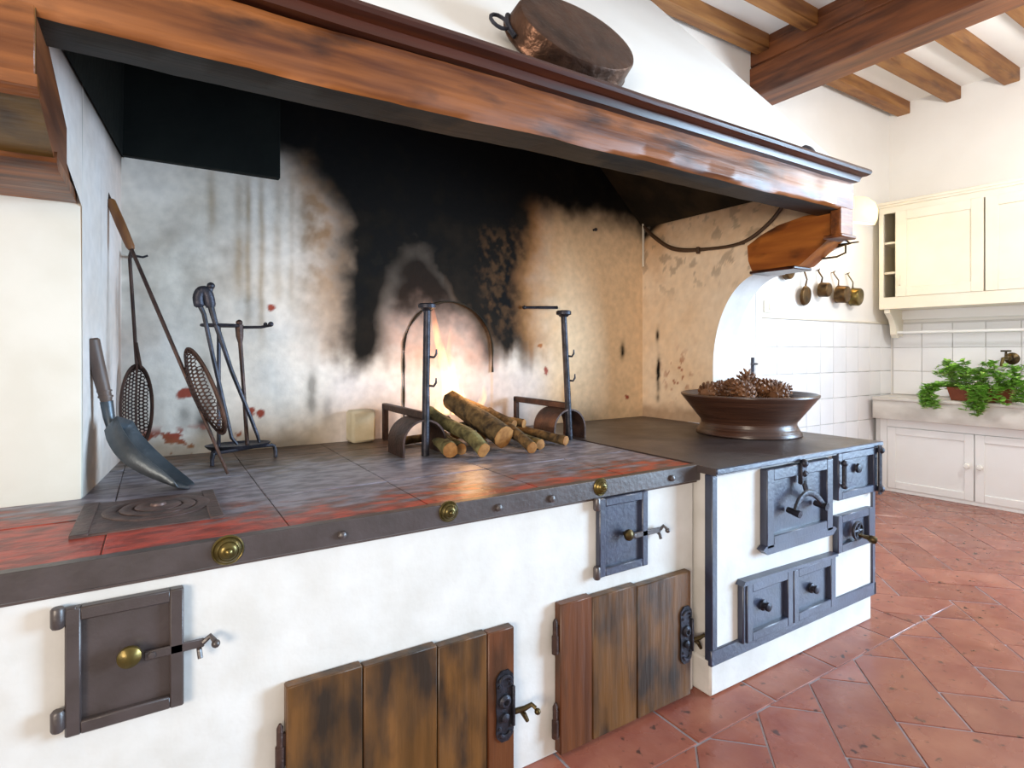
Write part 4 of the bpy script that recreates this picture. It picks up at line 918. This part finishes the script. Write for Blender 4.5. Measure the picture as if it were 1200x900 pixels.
for u0, u1 in ((.152, .792), (.802, 1.46)):
    dd = panel(B(RW), u0, u1, 1.80, 2.585, .345, .085).go('door', cab_paint, uc)
    if u0 < .5: B(RW).tube([(.185, .367, 1.99), (.185, .385, 1.985), (.185, .385, 1.91), (.185, .367, 1.905)], .006, 8).go('handle', cab_paint, dd)
for u in (.05, 1.43):
    B(RW).prism([(.0, 1.69), (.34, 1.69), (.34, 1.655), (.315, 1.64), (.25, 1.60), (.21, 1.54), (.20, 1.46), (.16, 1.425), (.12, 1.425), (.10, 1.44), (.0, 1.44)], (u, 0, 0), (0, 1, 0), (0, 0, 1), (.045, 0, 0)).go('bracket', cab_paint, uc)
B(RW).tube([(.07, .15, 1.475), (1.46, .15, 1.475)], .014, 10).go('towel_rail', cab_paint_white, uc)
B(RW).box((.06, .004, 1.60), (1.5, .03, 1.69), .003).go('back_rail', cab_paint_white, uc)

ct = E('marble_counter', 'grey marble sink counter with a thick apron under the tap', 'counter', tuple(RW @ Vector((.7, .25, .875))))
B(RW).box((-.01, .0, .845), (1.7, .47, .875), .008, 2).go('top', marble, ct)
B(RW).box((-.01, .40, .675), (1.7, .455, .846), .008, 2).go('apron', marble, ct)
B(RW).box((-.01, .02, 0), (.10, .375, .676), .004).go('pier', white_plaster, ct)
lc = E('base_cabinet', 'white painted base cabinet with two panel doors under the marble counter', 'cabinet', tuple(RW @ Vector((.8, .2, 0))))
b = B(RW).box((.045, .02, .03), (1.62, .355, .672)).box((.04, .34, .0), (1.63, .378, .035), .003).box((.04, .34, .60), (1.63, .378, .674), .003).box((.03, .33, 0), (.088, .382, .674), .003)
b.go('carcass', cab_paint_white, lc)
for u0, u1, ku in ((.092, .732, .690), (.738, 1.40, .775)):
    dd = panel(B(RW), u0, u1, .035, .598, .366, .065, .02).go('door', cab_paint_white, lc)
    B(RW).lathe([(.010, 0), (.009, .014), (.021, .020), (.024, .030), (.018, .040), (0, .043)], 18, mx((ku, .384, .330), (0, 1, 0))).go('knob', ceramic, dd)
structure(B().box((5.66, 2.725, 0), (5.79, 2.766, .17), .003).go('baseboard_back', skirt_brown))
tp = E('wall_tap', 'aged brass tap on the wall tiles above the trailing plant', 'tap', tuple(RW @ Vector((.88, .02, 1.24))))
B(RW).lathe([(.052, 0), (.052, .006), (.035, .014), (.022, .022), (.016, .05), (.016, .10), (0, .10)], 24, mx((.905, .012, 1.235), (0, 1, 0))).go('flange', brass_dark, tp)
B(RW).tube([(.905, .05, 1.235), (.89, .12, 1.24), (.875, .16, 1.235), (.868, .175, 1.19), (.866, .176, 1.17)], [.016, .017, .015, .012, .013], 10).go('spout', brass, tp)
B(RW).tube([(.885, .12, 1.24), (.885, .12, 1.295)], [.012, .008], 8).tube([(.85, .12, 1.30), (.92, .12, 1.30)], .007, 8).tube([(.885, .085, 1.30), (.885, .155, 1.30)], .007, 8).go('cross_handle', brass_dark, tp)

pl = E('potted_plant', 'trailing plant with small variegated leaves in a terracotta trough on the counter', 'plant', tuple(RW @ Vector((.77, .33, .876))))
t = bmesh.new()
lo = [(.575, .245), (.955, .245), (.955, .385), (.575, .385)]; hi = [(.548, .225), (.985, .225), (.985, .405), (.548, .405)]
r0 = [t.verts.new((*p, .877)) for p in lo]; r1 = [t.verts.new((*p, .99)) for p in hi]; r2 = [t.verts.new((p[0]+(.015 if p[0] < .7 else -.015), p[1]+(.015 if p[1] < .3 else -.015), .99)) for p in hi]; r3 = [t.verts.new((v.co.x, v.co.y, .97)) for v in r2]
t.faces.new(r0[::-1])
for a, c in ((r0, r1), (r1, r2), (r2, r3)):
    for i in range(4): t.faces.new((a[i], a[(i+1) % 4], c[(i+1) % 4], c[i]))
b = B(RW); b._add(t); b.box((.545, .222, .968), (.988, .408, .994), .004) if False else None
b.go('trough', terracotta, pl)
B(RW).box((.565, .242, .955), (.968, .388, .975)).go('soil', earth, pl)
rs = random.Random(4); sb = B(RW); lt = bmesh.new()
def leaf_at(p, dirv, size):
    d = Vector(dirv).normalized(); s_ = d.cross(Vector((rs.uniform(-.3, .3), rs.uniform(-.3, .3), 1))).normalized(); n_ = s_.cross(d)
    P = [p, p+d*size*.35+s_*size*.36+n_*size*.08, p+d*size*.75+s_*size*.30+n_*size*.04, p+d*size-n_*size*.08, p+d*size*.75-s_*size*.30+n_*size*.04, p+d*size*.35-s_*size*.36+n_*size*.08, p+d*size*.5-n_*size*.04]
    v = [lt.verts.new(x) for x in P]
    for i in range(6): lt.faces.new((v[i], v[(i+1) % 6], v[6]))
def vine(pts, dens, size=.052):
    pts = fat(pts, 5); sb.tube(pts, .0022, 5)
    for i, p in enumerate(pts):
        for k in range(dens):
            a = rs.uniform(0, 6.28); leaf_at(p+Vector((rs.uniform(-.012, .012), rs.uniform(-.012, .012), rs.uniform(-.01, .01))), (math.cos(a), .35+math.sin(a), rs.uniform(-.1, .7)), size*rs.uniform(.7, 1.2))
for i in range(34):
    u = rs.uniform(.57, .97); v_ = rs.uniform(.26, .38); du = rs.uniform(-.10, .10)+(u-.77)*.35; dv = rs.uniform(-.08, .12); h = rs.uniform(.09, .23)
    vine([(u, v_, .975), (u+du*.5, v_+dv*.4, .975+h), (u+du, v_+dv, .975+h*.9)], 3)
for i in range(9):
    u = rs.uniform(.56, .64); vine([(u, .33, .985), (u-.09-rs.random()*.05, .42+rs.random()*.04, .995), (u-.10-rs.random()*.08, .49, .90), (u-.09-rs.random()*.06, .50, .78+rs.random()*.08)], 3)
for i in range(10):
    u = rs.uniform(.70, .98); vine([(u, .37, .985), (u+rs.uniform(-.04, .04), .44, .99), (u+rs.uniform(-.06, .06), .475, .93), (u+rs.uniform(-.08, .06), .50, rs.uniform(.80, .90))], 3)
for i in range(4):
    u = rs.uniform(.74, .80); vine([(u, .42, .97), (u, .49, .90), (u+rs.uniform(-.02, .02), .50, .77)], 2)
vine([(.62, .30, .98), (.57, .30, 1.10), (.54, .32, 1.18), (.47, .33, 1.165), (.45, .34, 1.14)], 1, .026)
for i in range(6):
    u = rs.uniform(.96, 1.05); vine([(.95, .33, .985), (u, .40, 1.05), (u+.05, .46, .98), (u+.05, .49, .90)], 3)
sb.go('stems', stem, pl)
lv = B(RW)._add(lt).go('leaves', leaf, pl, fix=False); stuff(lv)
